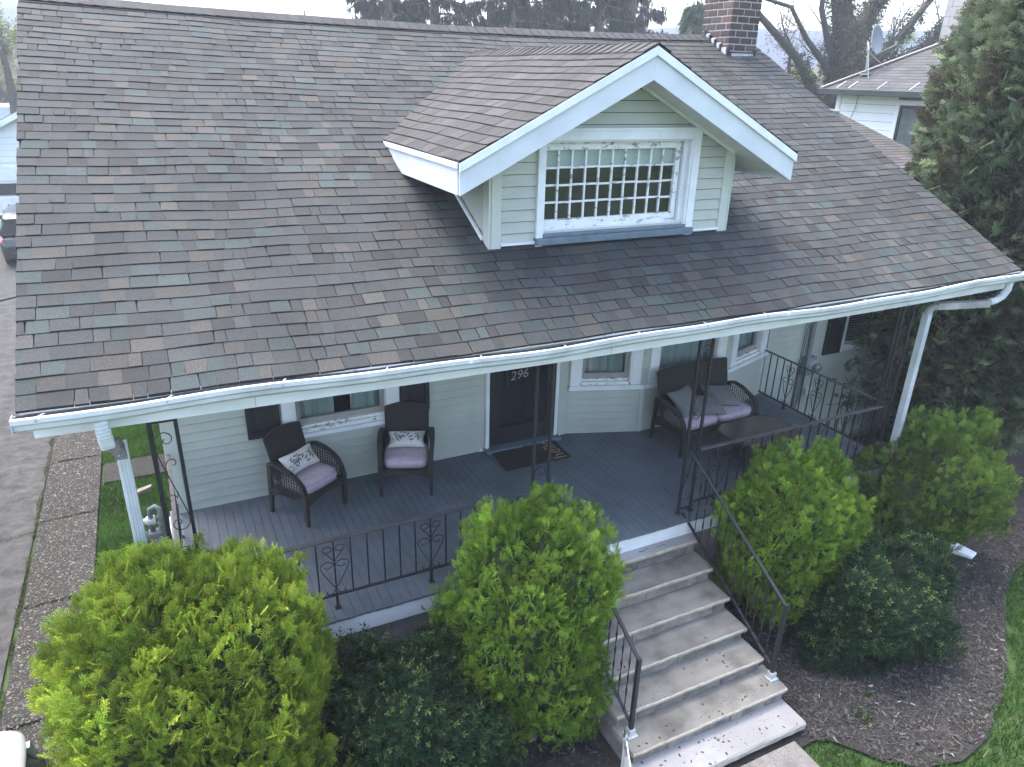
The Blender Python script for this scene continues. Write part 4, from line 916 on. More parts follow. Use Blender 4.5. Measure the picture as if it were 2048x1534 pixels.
pillow('throw_pillow','grey pillow with a small white tag at the right end of the loveseat',.42,.38,.13,GREYF,(6.16,6.40,FZ+.52),(math.radians(20),-.08,math.radians(-10)),grp='grey loveseat pillows')
# coffee table
TB=thing('coffee_table','low wicker coffee table with a brown tinted glass top by the loveseat','table',(6.05,5.57,FZ))
def rrect(cx_,cy_,a,b_,e,n=36): return [(cx_+a*math.copysign(abs(math.cos(t))**(2/e),math.cos(t)),cy_+b_*math.copysign(abs(math.sin(t))**(2/e),math.sin(t))) for t in [2*math.pi*k/n for k in range(n)]]
R1=rrect(6.05,5.57,.47,.32,3.4); b=MB(); b.poly([(x,y,FZ+.43) for x,y in R1]+[(x,y,FZ+.438) for x,y in R1],[list(range(36))[::-1],list(range(36,72))]+[(k,(k+1)%36,36+(k+1)%36,36+k) for k in range(36)]); b.build('glass_top',mat('bronze_glass',(.075,.06,.052),.12,.05,3,spec=.6),TB)
b=MB(); b.tube([(x,y,FZ+.425) for x,y in R1+[R1[0]]],.016,6,False); b.build('rim',WICK,TB)
for sx_ in (-1,1):
    for sy_ in (-1,1): b=MB(); b.tube([(6.05+sx_*.36,5.57+sy_*.22,FZ+.42),(6.05+sx_*.40,5.57+sy_*.25,FZ+.25),(6.05+sx_*.38,5.57+sy_*.23,FZ+.01)],[.022,.018,.014],6); b.build('leg',WICK,TB)
b=MB(); b.box(5.72,6.38,5.38,5.76,FZ+.12,FZ+.14); b.build('lower_shelf',WICK,TB)
# doormat
DM=thing('doormat','black coir doormat with tan lettering at the front door','doormat',(3.68,6.81,FZ))
b=MB(); b.hexa([(3.235,6.56,FZ+.002),(4.09,6.56,FZ+.002),(4.115,7.05,FZ+.002),(3.27,7.07,FZ+.002),(3.235,6.56,FZ+.018),(4.09,6.56,FZ+.018),(4.115,7.05,FZ+.018),(3.27,7.07,FZ+.018)]); b.build('mat_body',mat('black_coir',(.022,.02,.019),.98,.5,120,1.,260),DM)
text('mat_lettering','hello',(3.975,6.81,FZ+.0185),0,math.pi/2,.255,mat('tan_coir',(.30,.185,.11),.95,.3,150),DM,.0012)
b=MB(); b.tube([(3.55,6.98,FZ+.02),(3.6,7.0,FZ+.024),(3.66,6.99,FZ+.02)],.002,4); tag(b.build('straw',mat('straw',(.3,.26,.17),.9)),'short piece of straw lying on the black doormat','straw')

# ================= SERVICE EQUIPMENT =================
EM=thing('electric_meter','grey electric meter with glass dome and conduit on the right wing wall','electric meter',(8.52,7.18,1.5))
MG=mat('meter_grey',(.19,.21,.21),.5,.1,10)
b=MB(); b.box(8.42,8.62,7.08,7.184,1.45,1.74); b.build('meter_box',MG,EM,bevel=.008)
b=MB(); b.lathe([(.085,0),(.085,-.035),(.078,-.04)],(8.56,7.08,1.60),'y',20); b.build('ring',FL,EM)
b=MB(); b.lathe([(.072,-.04),(.070,-.09),(.055,-.12),(.02,-.13)],(8.56,7.08,1.60),'y',18); b.build('glass_dome',mat('meter_glass',(.16,.17,.17),.08,.4,20,spec=.8),EM,smooth=True)
b=MB(); b.tube([(8.50,7.14,1.74),(8.50,7.14,3.4)],.035,10); b.build('conduit',MG,EM)
b=MB(); b.tube([(8.47,7.14,1.45),(8.47,7.14,1.2),(8.44,7.13,1.0),(8.35,7.12,.86),(8.1,7.12,.80)],.025,8); b.build('conduit',MG,EM)
b=MB(); 
for k in (0,.035): b.tube([(8.36+k,7.15,3.38),(8.35+k,7.15,1.9),(8.33+k,7.15,.9),(8.22+k,7.15,.25)],.006,5)
tag(b.build('service_wire',IRON),'pair of black service wires running down beside the electric meter','wires')
b=MB(); b.box(8.60,8.72,7.14,7.184,1.08,1.2); tag(b.build('outlet_box',WHITE,bevel=.01),'small white outlet box low on the wing wall','outlet box')
GM=thing('gas_meter','grey gas meter with bent pipes beside the grass at the driveway side','gas meter',(-.45,7.3,0))
GG=mat('gas_grey',(.10,.115,.12),.5,.12,14,.1,60); GD=mat('gas_grey_dark',(.075,.085,.09),.5,.12,14)
b=MB(); b.lathe([(.12,-.10),(.135,-.09),(.135,.09),(.12,.10)],(-.42,7.40,.80),'x',20); b.build('meter_body',GD,GM)
b=MB(); b.lathe([(.06,-.13),(.06,-.10)],(-.42,7.38,.92),'x',14); b.box(-.52,-.34,7.32,7.44,.90,.98); b.build('meter_index',GG,GM,bevel=.01)
b=MB(); b.tube([(-.38,7.35,.95),(-.38,7.35,1.17),(-.375,7.36,1.24),(-.42,7.38,1.27),(-.47,7.39,1.24),(-.475,7.4,1.16),(-.475,7.4,.98)],.027,8); b.build('pipe',GG,GM,smooth=True)
b=MB()
for z in (1.0,1.06,1.14): b.lathe([(.04,z),(.04,z+.03)],(-.38,7.35,0),n=8)
for z in (1.05,1.12): b.lathe([(.038,z),(.038,z+.025)],(-.475,7.4,0),n=8)
b.build('pipe_union',GG,GM)
b=MB(); b.lathe([(.035,-.15),(.035,-.05),(.05,-.04),(.05,.04)],(-.475,7.4,1.10),'x',12); b.build('regulator',mat('pale_regulator',(.33,.34,.34),.5),GM)
b=MB(); b.tube([(-.39,7.25,.86),(-.39,7.20,.86),(-.385,7.18,.82),(-.385,7.18,.3),(-.2,7.2,.2)],.022,8); b.build('pipe',mat('rust_pipe',(.33,.25,.19),.8,.3,20),GM,smooth=True)
b=MB(); b.hexa([(-.78,9.93,0),(-.56,10.0,0),(-.55,10.08,0),(-.78,10.03,0),(-.77,9.93,.07),(-.56,10.0,.1),(-.55,10.08,.1),(-.77,10.03,.075)]); tag(b.build('stone_block',mat('tan_stone',(.18,.16,.13),.9,.2,12,.6,60),bevel=.01),'flat tan stone block lying in the grass by the driveway','stone block')
b=MB(); b.bar((-.30,5.3,.9),(-.30,7.1,.93),.02,.5,(0,0,1)); b.build('porch_skirt',PEEL,H)
# downspout extension at the right
DE=thing('downspout_extension','white corrugated downspout extension lying on the mulch under the right shrub','drain pipe',(8.5,4.5,.03))
b=MB(); P0=Vector((8.36,4.98,.06));P1=Vector((8.60,4.42,.06)); n_=16
b.tube([P0+(P1-P0)*i/n_ for i in range(n_+1)],[.045 if i%2 else .034 for i in range(n_+1)],8); b.build('corrugated_pipe',WHITE,DE)
b=MB(); b.hexa([(8.52,4.40,.02),(8.70,4.48,.02),(8.78,4.24,.02),(8.62,4.20,.02),(8.52,4.40,.09),(8.70,4.48,.09),(8.78,4.24,.06),(8.62,4.20,.06)]); b.build('outlet',WHITE,DE,bevel=.01)
b=MB(); b.hexa([(8.15,5.28,.02),(8.3,5.5,.02),(8.62,5.3,.02),(8.5,5.1,.02),(8.15,5.28,.09),(8.3,5.5,.09),(8.62,5.3,.07),(8.5,5.1,.07)]); tag(b.build('splash_block',WSLAB,bevel=.01),'pale concrete splash block at the porch corner behind the right shrub','splash block')
# leaning yard sign
SG=thing('yard_sign','white yard sign on edge leaning beside the bottom of the left stair post','sign',(2.83,3.3,0))
sA=Vector((2.86,3.47,0));sB=Vector((2.72,3.17,0)); su=(sB-sA).normalized(); sn_=Vector((su.y,-su.x,0)); 
SP=lambda a,z,d=0:sA+su*a+Vector((0,0,z))+sn_*d
b=MB(); b.hexa([SP(0,.12,0),SP(.46,.12,0),SP(.46,.12,.006),SP(0,.12,.006),SP(0,.56,0),SP(.46,.50,0),SP(.46,.50,.006),SP(0,.56,.006)]); b.build('panel',mat('sign_white',(.8,.82,.83),.4,.03,5),SG)
for sd_,dd in ((1,.0075),(-1,-.0015)):
    t=text('sign_lettering','10',tuple(SP(.09,.47,dd)),math.pi/2,math.atan2(su.y,su.x)+(0 if sd_>0 else math.pi),.13,mat('sign_ink',(.04,.04,.05),.5),SG,.0004)
b=MB()
for (a,z,r_) in ((.26,.34,.045),(.33,.28,.05),(.38,.36,.03),(.22,.24,.03)):
    for dd in (-.002,.008): b.poly([SP(a+r_*math.cos(t)*(1+.3*math.sin(3*t)),z+r_*math.sin(t),dd) for t in [k/12*6.283 for k in range(12)]],[list(range(12))])
b.build('red_emblem',mat('sign_red',(.28,.05,.05),.5,.3,30),SG)
b=MB(); 
for a in (.08,.40): b.tube([SP(a,0,.003),SP(a,.58,.003)],.004,5)
b.tube([SP(.02,.52,.012),SP(.02,.60,.012),SP(.05,.62,.012),SP(.07,.57,.012)],.004,5)
b.build('wire_stake',IRON,SG)
# ================= VEHICLES =================
def car(label,col,loc,rot,L=4.4,Wd=1.80,Hh=1.50,suv=True):
    R_=thing('parked_car',label,'car',(0,0,0)); hw=Wd/2
    PT=mat('car_paint_'+('white' if col[0]>.2 else 'black'),col,.22,.02,2,spec=.6); PT.node_tree.nodes['Principled BSDF'].inputs['Coat Weight'].default_value=.3
    GL=mat('car_glass',(.03,.035,.04),.06,.02,2,spec=.7); BK=mat('car_black_trim',(.02,.02,.02),.5,.1,8)
    # stations: y, zbottom, zbelt, half width
    st=[(0,.34,.66,hw*.80),(.06,.26,.86,hw*.92),(.35,.24,.98,hw*.985),(1.2,.22,.98,hw),(2.4,.22,.96,hw),(3.3,.22,.93,hw*.99),(3.9,.24,.84,hw*.95),(4.25,.28,.70,hw*.87),(L,.36,.58,hw*.70)]
    b=MB(); G=[]
    for (y,z0,z1,h) in st:
        row=[]
        for (fx,fz) in ((0,0),(.9,0),(.985,.12),(1.,.35),(1.,.6),(.975,.85),(.93,.97),(.82,1.0),(0,1.015)): row.append((fx*h,y,z0+(z1-z0)*fz))
        G.append(row)
    full=[[(-x,y,z) for x,y,z in r_[::-1]]+r_[1:-1] for r_ in G]
    full=[r_+[r_[0]] for r_ in full]
    b.grid(full); b.poly(full[0],[list(range(len(full[0])))]); b.poly(full[-1],[list(range(len(full[-1])))]); b.build('body',PT,R_,smooth=True)
    rb=[(.10,.98,Hh-.10,.72),(.45,.98,Hh-.01,.78),(1.3,.98,Hh,.80),(2.2,.96,Hh-.02,.79),(2.9,.95,1.20,.80),(3.35,.93,.96,.86)]
    gl=MB(); G=[]
    for (y,z0,z1,f) in rb: G.append([(-hw*.93,y-.0,z0-.02),(-hw*(f+.05),y,(z0+z1)/2+.05),(-hw*(f-.04),y,z1-.03),(0,y,z1+.0),(hw*(f-.04),y,z1-.03),(hw*(f+.05),y,(z0+z1)/2+.05),(hw*.93,y,z0-.02)])
    gl.grid(G); gl.poly(G[0],[list(range(7))]); gl.build('windows',GL,R_,smooth=False)
    rf=MB(); G=[]
    for (y,z1,f) in ((-.04,Hh-.075,.66),(.02,Hh-.045,.72),(.45,Hh+.015,.76),(1.3,Hh+.03,.78),(2.25,Hh+.008,.76)): G.append([(-hw*f,y+(.06 if y<.3 else 0),z1-.05),(-hw*f*.93,y+(.02 if y<.3 else 0),z1-.008),(-hw*f*.5,y,z1+.018),(0,y-.01,z1+.022),(hw*f*.5,y,z1+.018),(hw*f*.93,y+(.02 if y<.3 else 0),z1-.008),(hw*f,y+(.06 if y<.3 else 0),z1-.05)])
    rf.grid(G); o=rf.build('roof',PT,R_,smooth=True); so_=o.modifiers.new('t','SOLIDIFY'); so_.thickness=.035; sb_=o.modifiers.new('s','SUBSURF'); sb_.levels=2; sb_.render_levels=2
    for s in (-1,1):
        for A_ in (((s*hw*.80,.14,.97),(s*hw*.70,.18,Hh-.08),.06,.05,(0,1,0)),((s*hw*.84,1.3,.97),(s*hw*.775,1.3,Hh-.03),.05,.03,(0,1,0)),((s*hw*.85,3.3,.95),(s*hw*.72,2.25,Hh-.03),.05,.05)): q=MB(); q.bar(*A_); q.build('pillar',PT,R_)
        q=MB(); q.poly([(s*hw*.80,.055,.72),(s*hw*.95,.10,.74),(s*hw*.965,.38,.84),(s*hw*.96,.36,.93),(s*hw*.80,.05,.88)],[(0,1,2,3,4)]); q.v=[(p[0]+s*.006,p[1]-.012,p[2]) for p in q.v]; q.build('tail_light',mat('tail_red',(.25,.01,.015),.15,.05,5,spec=.7),R_)
        q=MB(); q.poly([(s*hw*.70,.02,.46),(s*hw*.88,.05,.46),(s*hw*.88,.05,.49),(s*hw*.70,.02,.49)],[(0,1,2,3)]); q.v=[(p[0],p[1]-.012,p[2]) for p in q.v]; q.build('rear_reflector',MATS['tail_red'],R_)
        q=MB(); q.box(min(s*hw*.98,s*(hw+.16)),max(s*hw*.98,s*(hw+.16)),2.75,2.87,.98,1.12); q.build('wing_mirror',PT if col[0]<.2 else BK,R_,bevel=.03)
        for y in (.85,3.45):
            q=MB(); q.lathe([(.18,-.09),(.32,-.10),(.335,-.06),(.335,.06),(.32,.10),(.18,.09)],(s*(hw-.12),y,.335),'x',22); wv=q.build('wheel',BK,R_)
            q=MB(); q.lathe([(.03,s*.085),(.19,s*.09),(.20,s*.075)],(s*(hw-.12),y,.335),'x',14); q.build('rim',GALV,wv)
    q=MB(); q.box(-.62,.62,-.03,.10,.34,.52); q.build('rear_bumper',PT,R_,bevel=.03)
    q=MB(); q.box(-.5,.5,-.025,.2,.24,.34); q.build('lower_bumper',BK,R_,bevel=.02)
    R_.location=loc; R_.rotation_euler=(0,0,rot); return R_
car('black car parked in front of the white garage, its tail towards us',(.012,.013,.016),(-3.10,24.6,0),math.radians(2))
car('white car at the near end of the driveway, only its roof corner showing',(.25,.265,.275),(-1.86,4.52,0),math.pi,Hh=1.55)
# ================= GARAGE =================
GR=thing('garage','white sided gable garage at the back end of the driveway','garage',(-3.5,31.5,0))
b=MB(); b.box(-6.2,-.9,31.6,37,0,2.35); b.poly([(-6.2,31.6,2.35),(-.9,31.6,2.35),(-3.55,31.6,3.75),(-6.2,37,2.35),(-.9,37,2.35),(-3.55,37,3.75)],[(0,1,2),(4,3,5)]); b.build('wall',mat('garage_white',(.66,.69,.70),.6,.05,2),GR)
q=MB(); 
for k in range(18):
    z=.12+k*.21; 
    if z<2.35: q.box(-6.2,-4.95,31.56,31.6,z,z+.2); q.box(-2.15,-.9,31.56,31.6,z,z+.2)
    if 2.2<z<3.5: hw_=(3.75-z-.2)/1.4*2.65; q.box(-3.55-hw_,-3.55+hw_,31.56,31.6,z,z+.2)
q.build('siding_planks',MATS['garage_white'],GR,kind='stuff')
b=MB(); b.box(-4.85,-2.25,31.53,31.6,0,2.1); DG=b.build('garage_door',WHITE,GR)
for k in range(4): q=MB(); q.box(-4.75,-2.35,31.50,31.53,.04+k*.52,.04+k*.52+.48) if k!=2 else None; (q.build('door_panel',WHITE,DG,bevel=.015) if k!=2 else None)
q=MB(); q.box(-4.70,-2.4,31.49,31.53,1.12,1.52); q.build('door_window',mat('garage_glass',(.03,.035,.04),.1),DG)
b=MB()
for s in (-1,1):
    e=-3.55+s*2.95; b.hexa([(-3.55,31.3,3.86),(-3.55,37.3,3.86),(e,37.3,2.30),(e,31.3,2.30),(-3.55,31.3,3.96),(-3.55,37.3,3.96),(e,37.3,2.40),(e,31.3,2.40)])
b.build('roof',mat('garage_roof',(.16,.15,.14),.95,.25,20),GR)
b=MB()
for s in (-1,1): e=-3.55+s*2.97; b.bar((-3.55,31.29,3.84),(e,31.29,2.27),.03,.17)
b.build('rake_board',WHITE,GR)
b=MB(); b.box(-12,3,46,50,0,3.4); q=b.build('shed',mat('shed_wall',(.5,.53,.55),.7)); tag(q,'low pale outbuilding with a grey roof behind the white garage','outbuilding')
# overhead cable
b=MB(); b.tube([(-3.9,14.,2.5),(-1.67,9.6,3.0),(-1.45,9.95,3.05),(-.3,12.0,3.2)],.012,5); 
b=MB(); b.tube([(-6.,8.9,2.55),(-1.67,9.60,3.0),(-.2,9.85,3.2)],.011,5); tag(b.build('overhead_cable',IRON),'black cable strung over the driveway to the left side of the house','cable')
# ================= NEIGHBOUR HOUSE =================
NB=thing('neighbor_house','white two storey neighbouring house with a grey hip roof and black gutter','house',(18,8,0))
NW=mat('neighbor_white',(.74,.76,.77),.6,.03,2)
b=MB(); b.box(15.2,23.,1.5,13.36,0,5.5); wl=b.build('wall',mat('neighbor_backing',(.16,.17,.17)),NB)  # dark grey backing, shows as lines in the gaps between planks
z=.1
while z<5.4:
    for (y0,y1) in (((1.5,13.3),) if not (4.2<z<5.2) else ((11.72,13.3),(1.5,10.4))):
        q=MB(); q.hexa([(15.2,y0,z),(15.178,y0,z),(15.178,y1,z),(15.2,y1,z),(15.2,y0,z+.170),(15.19,y0,z+.170),(15.19,y1,z+.170),(15.2,y1,z+.170)]); q.build('siding_plank',NW,wl)
    z+=.178
b=MB(); b.box(15.165,15.2,13.26,13.38,0,5.45); b.build('corner_trim',NW,NB)
b=MB(); b.box(15.14,15.2,10.4,10.5,4.1,5.2);b.box(15.14,15.2,11.62,11.72,4.1,5.2);b.box(15.14,15.2,10.5,11.62,5.1,5.2); wn=b.build('window',NW,NB)
b=MB(); b.box(15.15,15.21,10.5,10.56,4.15,5.1);b.box(15.15,15.21,11.56,11.62,4.15,5.1);b.box(15.15,15.21,10.56,11.56,5.03,5.1); b.build('frame',BLACKP,wn)
b=MB(); b.box(15.17,15.19,10.56,11.56,4.1,5.03); b.build('pane',mat('neighbor_glass',(.10,.12,.13),.08,.3,6),wn)
rs=.5; ev=(14.70,5.37); RT=(19.1,7.57)
hp=Vector((17.147,11.856,6.59)); h0=Vector((14.7,13.5,5.37)); d_=(hp-h0)/(hp.z-h0.z); hr=h0+d_*(RT[1]-5.37)
b=MB(); b.poly([(14.7,1.0,5.37),(14.7,13.5,5.37),tuple(hr),(19.1,4.5,7.57),(23.5,13.5,5.37),(23.5,1.0,5.37)],[(0,1,2,3),(1,4,2),(4,5,3,2),(5,0,3)]); NR=b.build('roof',DECK,NB); DK=.5
b=MB(); rs_=math.atan(.5)
for r in range(36):
    s=r*.135; x=14.68+s*math.cos(rs_); z=5.375+s*math.sin(rs_); t=(x-14.7)/(hr.x-14.7) if hr.x>14.7 else 0; ymax=13.5+(hr.y-13.5)*max(t,0)-.02; y=ymax
    if z>7.55: break
    while y>4:
        wd=random.choice((.2,.28,.36)); b.cc=wear(random.choice([(.125,.13,.135),(.14,.145,.15),(.115,.12,.122),(.15,.155,.158)])); P=[]
        for dz in (0,1):
            for (yy,k,tt) in ((y,0,.01),(y-wd+.004,0,.01),(y-wd+.004,1,.002),(y,1,.002)): P.append((x+k*.15*math.cos(rs_),yy,z+k*.15*math.sin(rs_)+(tt if dz else -.008)))
        b.hexa(P); y-=wd
b.build('shingles',SHG,NR,col=True,kind='stuff')
b=MB(); b.cc=(.22,.20,.19); b.bar(tuple(h0+Vector((0,0,.03))),tuple(hr+Vector((0,0,.03))),.22,.03); b.build('ridge_cap',SHG,NR,col=True)
b=MB(); b.box(14.60,14.70,1.0,13.55,5.27,5.38); b.box(14.60,18,13.5,13.6,5.27,5.38); b.build('gutter',mat('black_gutter',(.025,.03,.035),.4),NB)
b=MB(); b.box(14.61,14.705,1.0,13.55,5.381,5.386); b.box(14.7,15.2,1,13.5,5.28,5.29); b.build('gutter_guard',GALV,NB)
for y in (13.05,12.72,11.95,11.15,10.35,9.6): b=MB(); b.bar((14.72,y,5.40),(15.02,y+.02,5.55),.035,.03); b.build('snow_guard',GALV,NB)
b=MB(); b.tube([(14.7,12.75,5.42),(15.17,12.78,5.25),(15.165,12.8,5.0),(15.165,13.0,4.4)],.006,4); b.build('wire',IRON,NB)
NC=MB(); NC.box(17.35,17.95,12.05,12.65,5.0,9.5); NC=NC.build('chimney',mat('stucco_block',(.28,.28,.27),.9,.12,5,.3,40),NB)
z=5.0
while z<9.4:
    for (y0,y1) in (((12.05,12.35),(12.36,12.65)) if int(z*5)%2 else ((12.05,12.2),(12.21,12.5),(12.51,12.65))): q=MB(); q.box(17.338,17.35,y0,y1,z,z+.19); q.build('chimney_block',MATS['stucco_block'],NC)
    z+=.2
# satellite dish
SD_=thing('satellite_dish','grey satellite dish on a tripod at the back edge of the neighbouring roof','satellite dish',(15.26,12.79,5.7))
dc=Vector((15.45,12.9,6.42)); dn=Vector((.22,-.92,.2)).normalized(); du=dn.cross(Vector((0,0,1))).normalized(); dv=du.cross(dn)
b=MB(); G=[]
for i in range(9):
    r=i/8; G.append([dc+(du*math.cos(t)*.27+dv*math.sin(t)*.32)*r+dn*(.10*r*r) for t in [k/24*2*math.pi for k in range(25)]])
b.grid(G); o=b.build('reflector',mat('dish_grey',(.22,.24,.25),.5,.05,5),SD_,smooth=True); so_=o.modifiers.new('t','SOLIDIFY'); so_.thickness=.012
b=MB(); b.tube([dc-dv*.3+dn*.08,dc+dn*.5-dv*.2],.014,6); b.lathe([(.03,0),(.03,.08)],tuple(dc+dn*.5-dv*.2),n=8); b.build('feed_arm',GALV,SD_)
b=MB(); b.tube([dc-dn*.02,dc-dn*.12,(15.30,12.85,6.22),(15.28,12.8,5.75)],.022,6); b.tube([(15.30,12.85,6.18),(15.1,12.55,5.62)],.01,5); b.tube([(15.30,12.85,6.18),(15.55,12.5,5.85)],.01,5); b.box(15.2,15.4,12.68,12.9,5.70,5.73); b.build('mast',GALV,SD_)
# ================= PLANTS =================
def proto_spray(nb=7,wd=.075,seed=0):
    """flat fern-like arborvitae spray, unit height; returns V (k,3) with (u,v,w), F tris, tip weight per face"""
    r=np.random.default_rng(seed); V=[];F=[];T=[]
    def leaf(x,y,a,l,w_,t):
        b=len(V); dx,dy=math.cos(a),math.sin(a); px,py=-dy*w_/2,dx*w_/2; z=r.normal(0,.03); mz=r.normal(0,.03)
        V.extend([(x,y,0),(x+dx*l*.55+px,y+dy*l*.55+py,mz),(x+dx*l,y+dy*l,z),(x+dx*l*.55-px,y+dy*l*.55-py,mz)])
        F.extend([(b,b+1,b+2),(b,b+2,b+3)]); T.extend([t,t])
    leaf(0,0,math.pi/2,1.0,wd*1.1,.6)
    for i in range(nb):
        v=.12+.78*i/nb
        for s in (-1,1):
            a=math.pi/2-s*(.75+r.normal(0,.1)); l=(.50*(1-v*.55))*r.uniform(.85,1.1)
            leaf(0,v,a,l,wd,.35+.5*v)
            for k in (.45,.8): 
                leaf(math.cos(a)*l*k,v+math.sin(a)*l*k,a+s*.55*(1 if k<.6 else -1),l*.42,wd*.85,.5+.5*v)
    return np.array(V,float),np.array(F),np.array(T)
def proto_sprig(n=9,seed=1,ll=.30,lw=.12):
    r=np.random.default_rng(seed);V=[];F=[];T=[]
    for i in range(n):
        v=.15+.85*i/n; a=i*2.4; dx,dz=math.cos(a),math.sin(a); l=ll*r.uniform(.8,1.2); b=len(V); px,pz=-dz*lw/2,dx*lw/2
        V.extend([(0,v,0),(dx*l*.5+px,v+.12*l*2,dz*l*.5+pz),(dx*l,v+.35*l*2,dz*l),(dx*l*.5-px,v+.12*l*2,dz*l*.5-pz)]); F.extend([(b,b+1,b+2),(b,b+2,b+3)]); T.extend([v]*2)
    return np.array(V,float),np.array(F),np.array(T)
def proto_hang(seed):
    r=np.random.default_rng(seed); V=[];F=[];T=[]
    for i in range(6):
        x=r.uniform(-.12,.12); y0=r.uniform(0,.35); l=r.uniform(.4,.65); w_=.05; b=len(V); z=r.normal(0,.05)
        V+= [(x-w_,y0,z),(x+w_,y0+.05,z),(x+r.normal(0,.05),y0+l,z+r.normal(0,.05))]; F.append((b,b+1,b+2)); T.append(r.uniform(.2,1))
    return np.array(V,float),np.array(F),np.array(T)
def norm(a): return a/np.maximum(np.linalg.norm(a,axis=1,keepdims=True),1e-6)
def instance(protos,P,up,side,size,Cin,Ctip,bright,squash=None):
    """vectorised copies: P (n,3), up (n,3), side (n,3), size (n,)"""
    VV=[];FF=[];CC=[];off=0; n=len(P); pick=RNG.integers(0,len(protos),n)
    up=norm(up); side=norm(side-up*np.sum(side*up,1,keepdims=True)); w_=np.cross(side,up)
    for k,(V,F,T) in enumerate(protos):
        I=np.where(pick==k)[0]
        if len(I)==0: continue
        A=(P[I,None]+ (side[I,None]*V[None,:,0:1]+up[I,None]*V[None,:,1:2]+w_[I,None]*V[None,:,2:3])*size[I,None,None])
        VV.append(A.reshape(-1,3)); FF.append((F[None]+ (np.arange(len(I))*len(V))[:,None,None]+off).reshape(-1,3)); off+=len(I)*len(V)
        t=T[None,:,None]*bright[I][:,None,None]
        t=np.clip(t,0,1); c=Cin[I][:,None]*(1-t)+Ctip[I][:,None]*t; CC.append(c.reshape(-1,3))
    return np.concatenate(VV),np.concatenate(FF),np.concatenate(CC)
SPR=[proto_spray(6,.062,s) for s in range(4)]; SPRL=[proto_spray(4,.11,s+9) for s in range(3)]; SPG=[proto_sprig(9,s) for s in range(3)]
def surf_points(c,r,n,e=2.4,zmin=-.9,lump=.1):
    m_=int(n/(.5-.5*zmin)); ga=np.arange(m_)+.5; ph=np.arccos(1-2*ga/m_); tg_=ga*2.399963; v=np.stack([np.cos(tg_)*np.sin(ph),np.sin(tg_)*np.sin(ph),np.cos(ph)],1); v=norm(v+RNG.normal(0,.35/np.sqrt(m_),v.shape)*2); v=v[RNG.permutation(m_)]; d=v/((np.abs(v)**e).sum(1,keepdims=True)**(1/e)); d=d[d[:,2]>zmin][:n]; n=len(d)
    th=np.arctan2(d[:,1],d[:,0]); cz=d[:,2]
    l=1+lump*(np.sin(th*3+cz*4+c[0]*3)+np.sin(th*5-cz*6+c[1]*5)*.7+np.sin(cz*9+th*2)*.5)*.6
    P=np.array(c)+d*np.array(r)*l[:,None]*RNG.uniform(.90,1.03,(n,1)); N=norm(d/np.array(r)); return P,N
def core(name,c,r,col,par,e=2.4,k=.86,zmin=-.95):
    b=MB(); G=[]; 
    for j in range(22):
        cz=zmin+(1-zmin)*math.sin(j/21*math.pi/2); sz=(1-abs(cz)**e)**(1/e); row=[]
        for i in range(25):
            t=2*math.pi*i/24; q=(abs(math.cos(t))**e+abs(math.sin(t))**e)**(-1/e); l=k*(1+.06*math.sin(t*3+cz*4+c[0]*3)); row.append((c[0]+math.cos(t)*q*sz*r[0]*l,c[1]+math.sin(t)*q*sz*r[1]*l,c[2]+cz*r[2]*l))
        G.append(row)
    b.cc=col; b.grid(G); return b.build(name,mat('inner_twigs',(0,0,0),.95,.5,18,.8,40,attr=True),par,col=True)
def arbor(name,label,c,r,ncl,per,size,inner,tip,grp=None,cat='shrub',upb=1.7,lump=.1,e=2.4,zmin=-.75,protos=None,dead=.0,spread=.03,coret=(.02,.034,.010),stems=5):
    R_=thing(name,label,cat,(c[0],c[1],0),grp)
    P,N=surf_points(c,r,ncl,e,zmin,lump); ncl=len(P)
    sh=(RNG.random((ncl,1))<.12)*RNG.uniform(.03,.10,(ncl,1))*(size/.08 if size<.12 else 1.5); P=P+(N*.5+np.array([[0,0,.8]]))*sh
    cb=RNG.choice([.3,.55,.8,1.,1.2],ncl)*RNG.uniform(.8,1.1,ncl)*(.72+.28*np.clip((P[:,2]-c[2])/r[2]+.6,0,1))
    ax=norm(N*.75+np.array([[0,0,upb]])+RNG.normal(0,.22,(ncl,3)))
    n=ncl*per; ci=np.repeat(np.arange(ncl),per)
    tt=RNG.uniform(-1,1,(n,1)); Q=P[ci]+RNG.normal(0,spread,(n,3))*(1.1-.6*tt)+ax[ci]*tt*size*1.0; up=ax[ci]+RNG.normal(0,.26,(n,3)); side=RNG.normal(0,1,(n,3))
    sz=size*RNG.uniform(.65,1.3,n)
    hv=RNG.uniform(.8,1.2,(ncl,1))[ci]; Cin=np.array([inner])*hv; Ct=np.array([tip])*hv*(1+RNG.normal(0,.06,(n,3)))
    if dead>0: dd=(RNG.random(ncl)<dead)[ci][:,None]; Ct=np.where(dd,np.array([[.115,.105,.065]]),Ct); Cin=np.where(dd,np.array([[.05,.045,.03]]),Cin)
    V,F,C=instance(protos or SPR,Q,up,side,sz,Cin,Ct,cb[ci])
    np_mesh('foliage',V,F,LEAF,R_,C)
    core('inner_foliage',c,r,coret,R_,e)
    b=MB()
    for i in range(stems):
        a=i*1.3; b.tube([(c[0]+.1*math.cos(a),c[1]+.1*math.sin(a),-.02),(c[0]+.25*r[0]*math.cos(a),c[1]+.25*r[1]*math.sin(a),c[2]*.6),(c[0]+.6*r[0]*math.cos(a),c[1]+.6*r[1]*math.sin(a),c[2]+.4*r[2])],[.035,.025,.01],5)
    b.build('stem',BARK,R_)
    return R_
G1=(.05,.10,.014); T1=(.42,.53,.06); GRP='golden arborvitae shrubs along the porch'
arbor('arborvitae_shrub','largest golden green shrub, beside the driveway end of the porch',(-.22,4.27,1.16),(.765,.72,1.24),1500,16,.088,G1,T1,GRP,e=3.0,lump=.17)
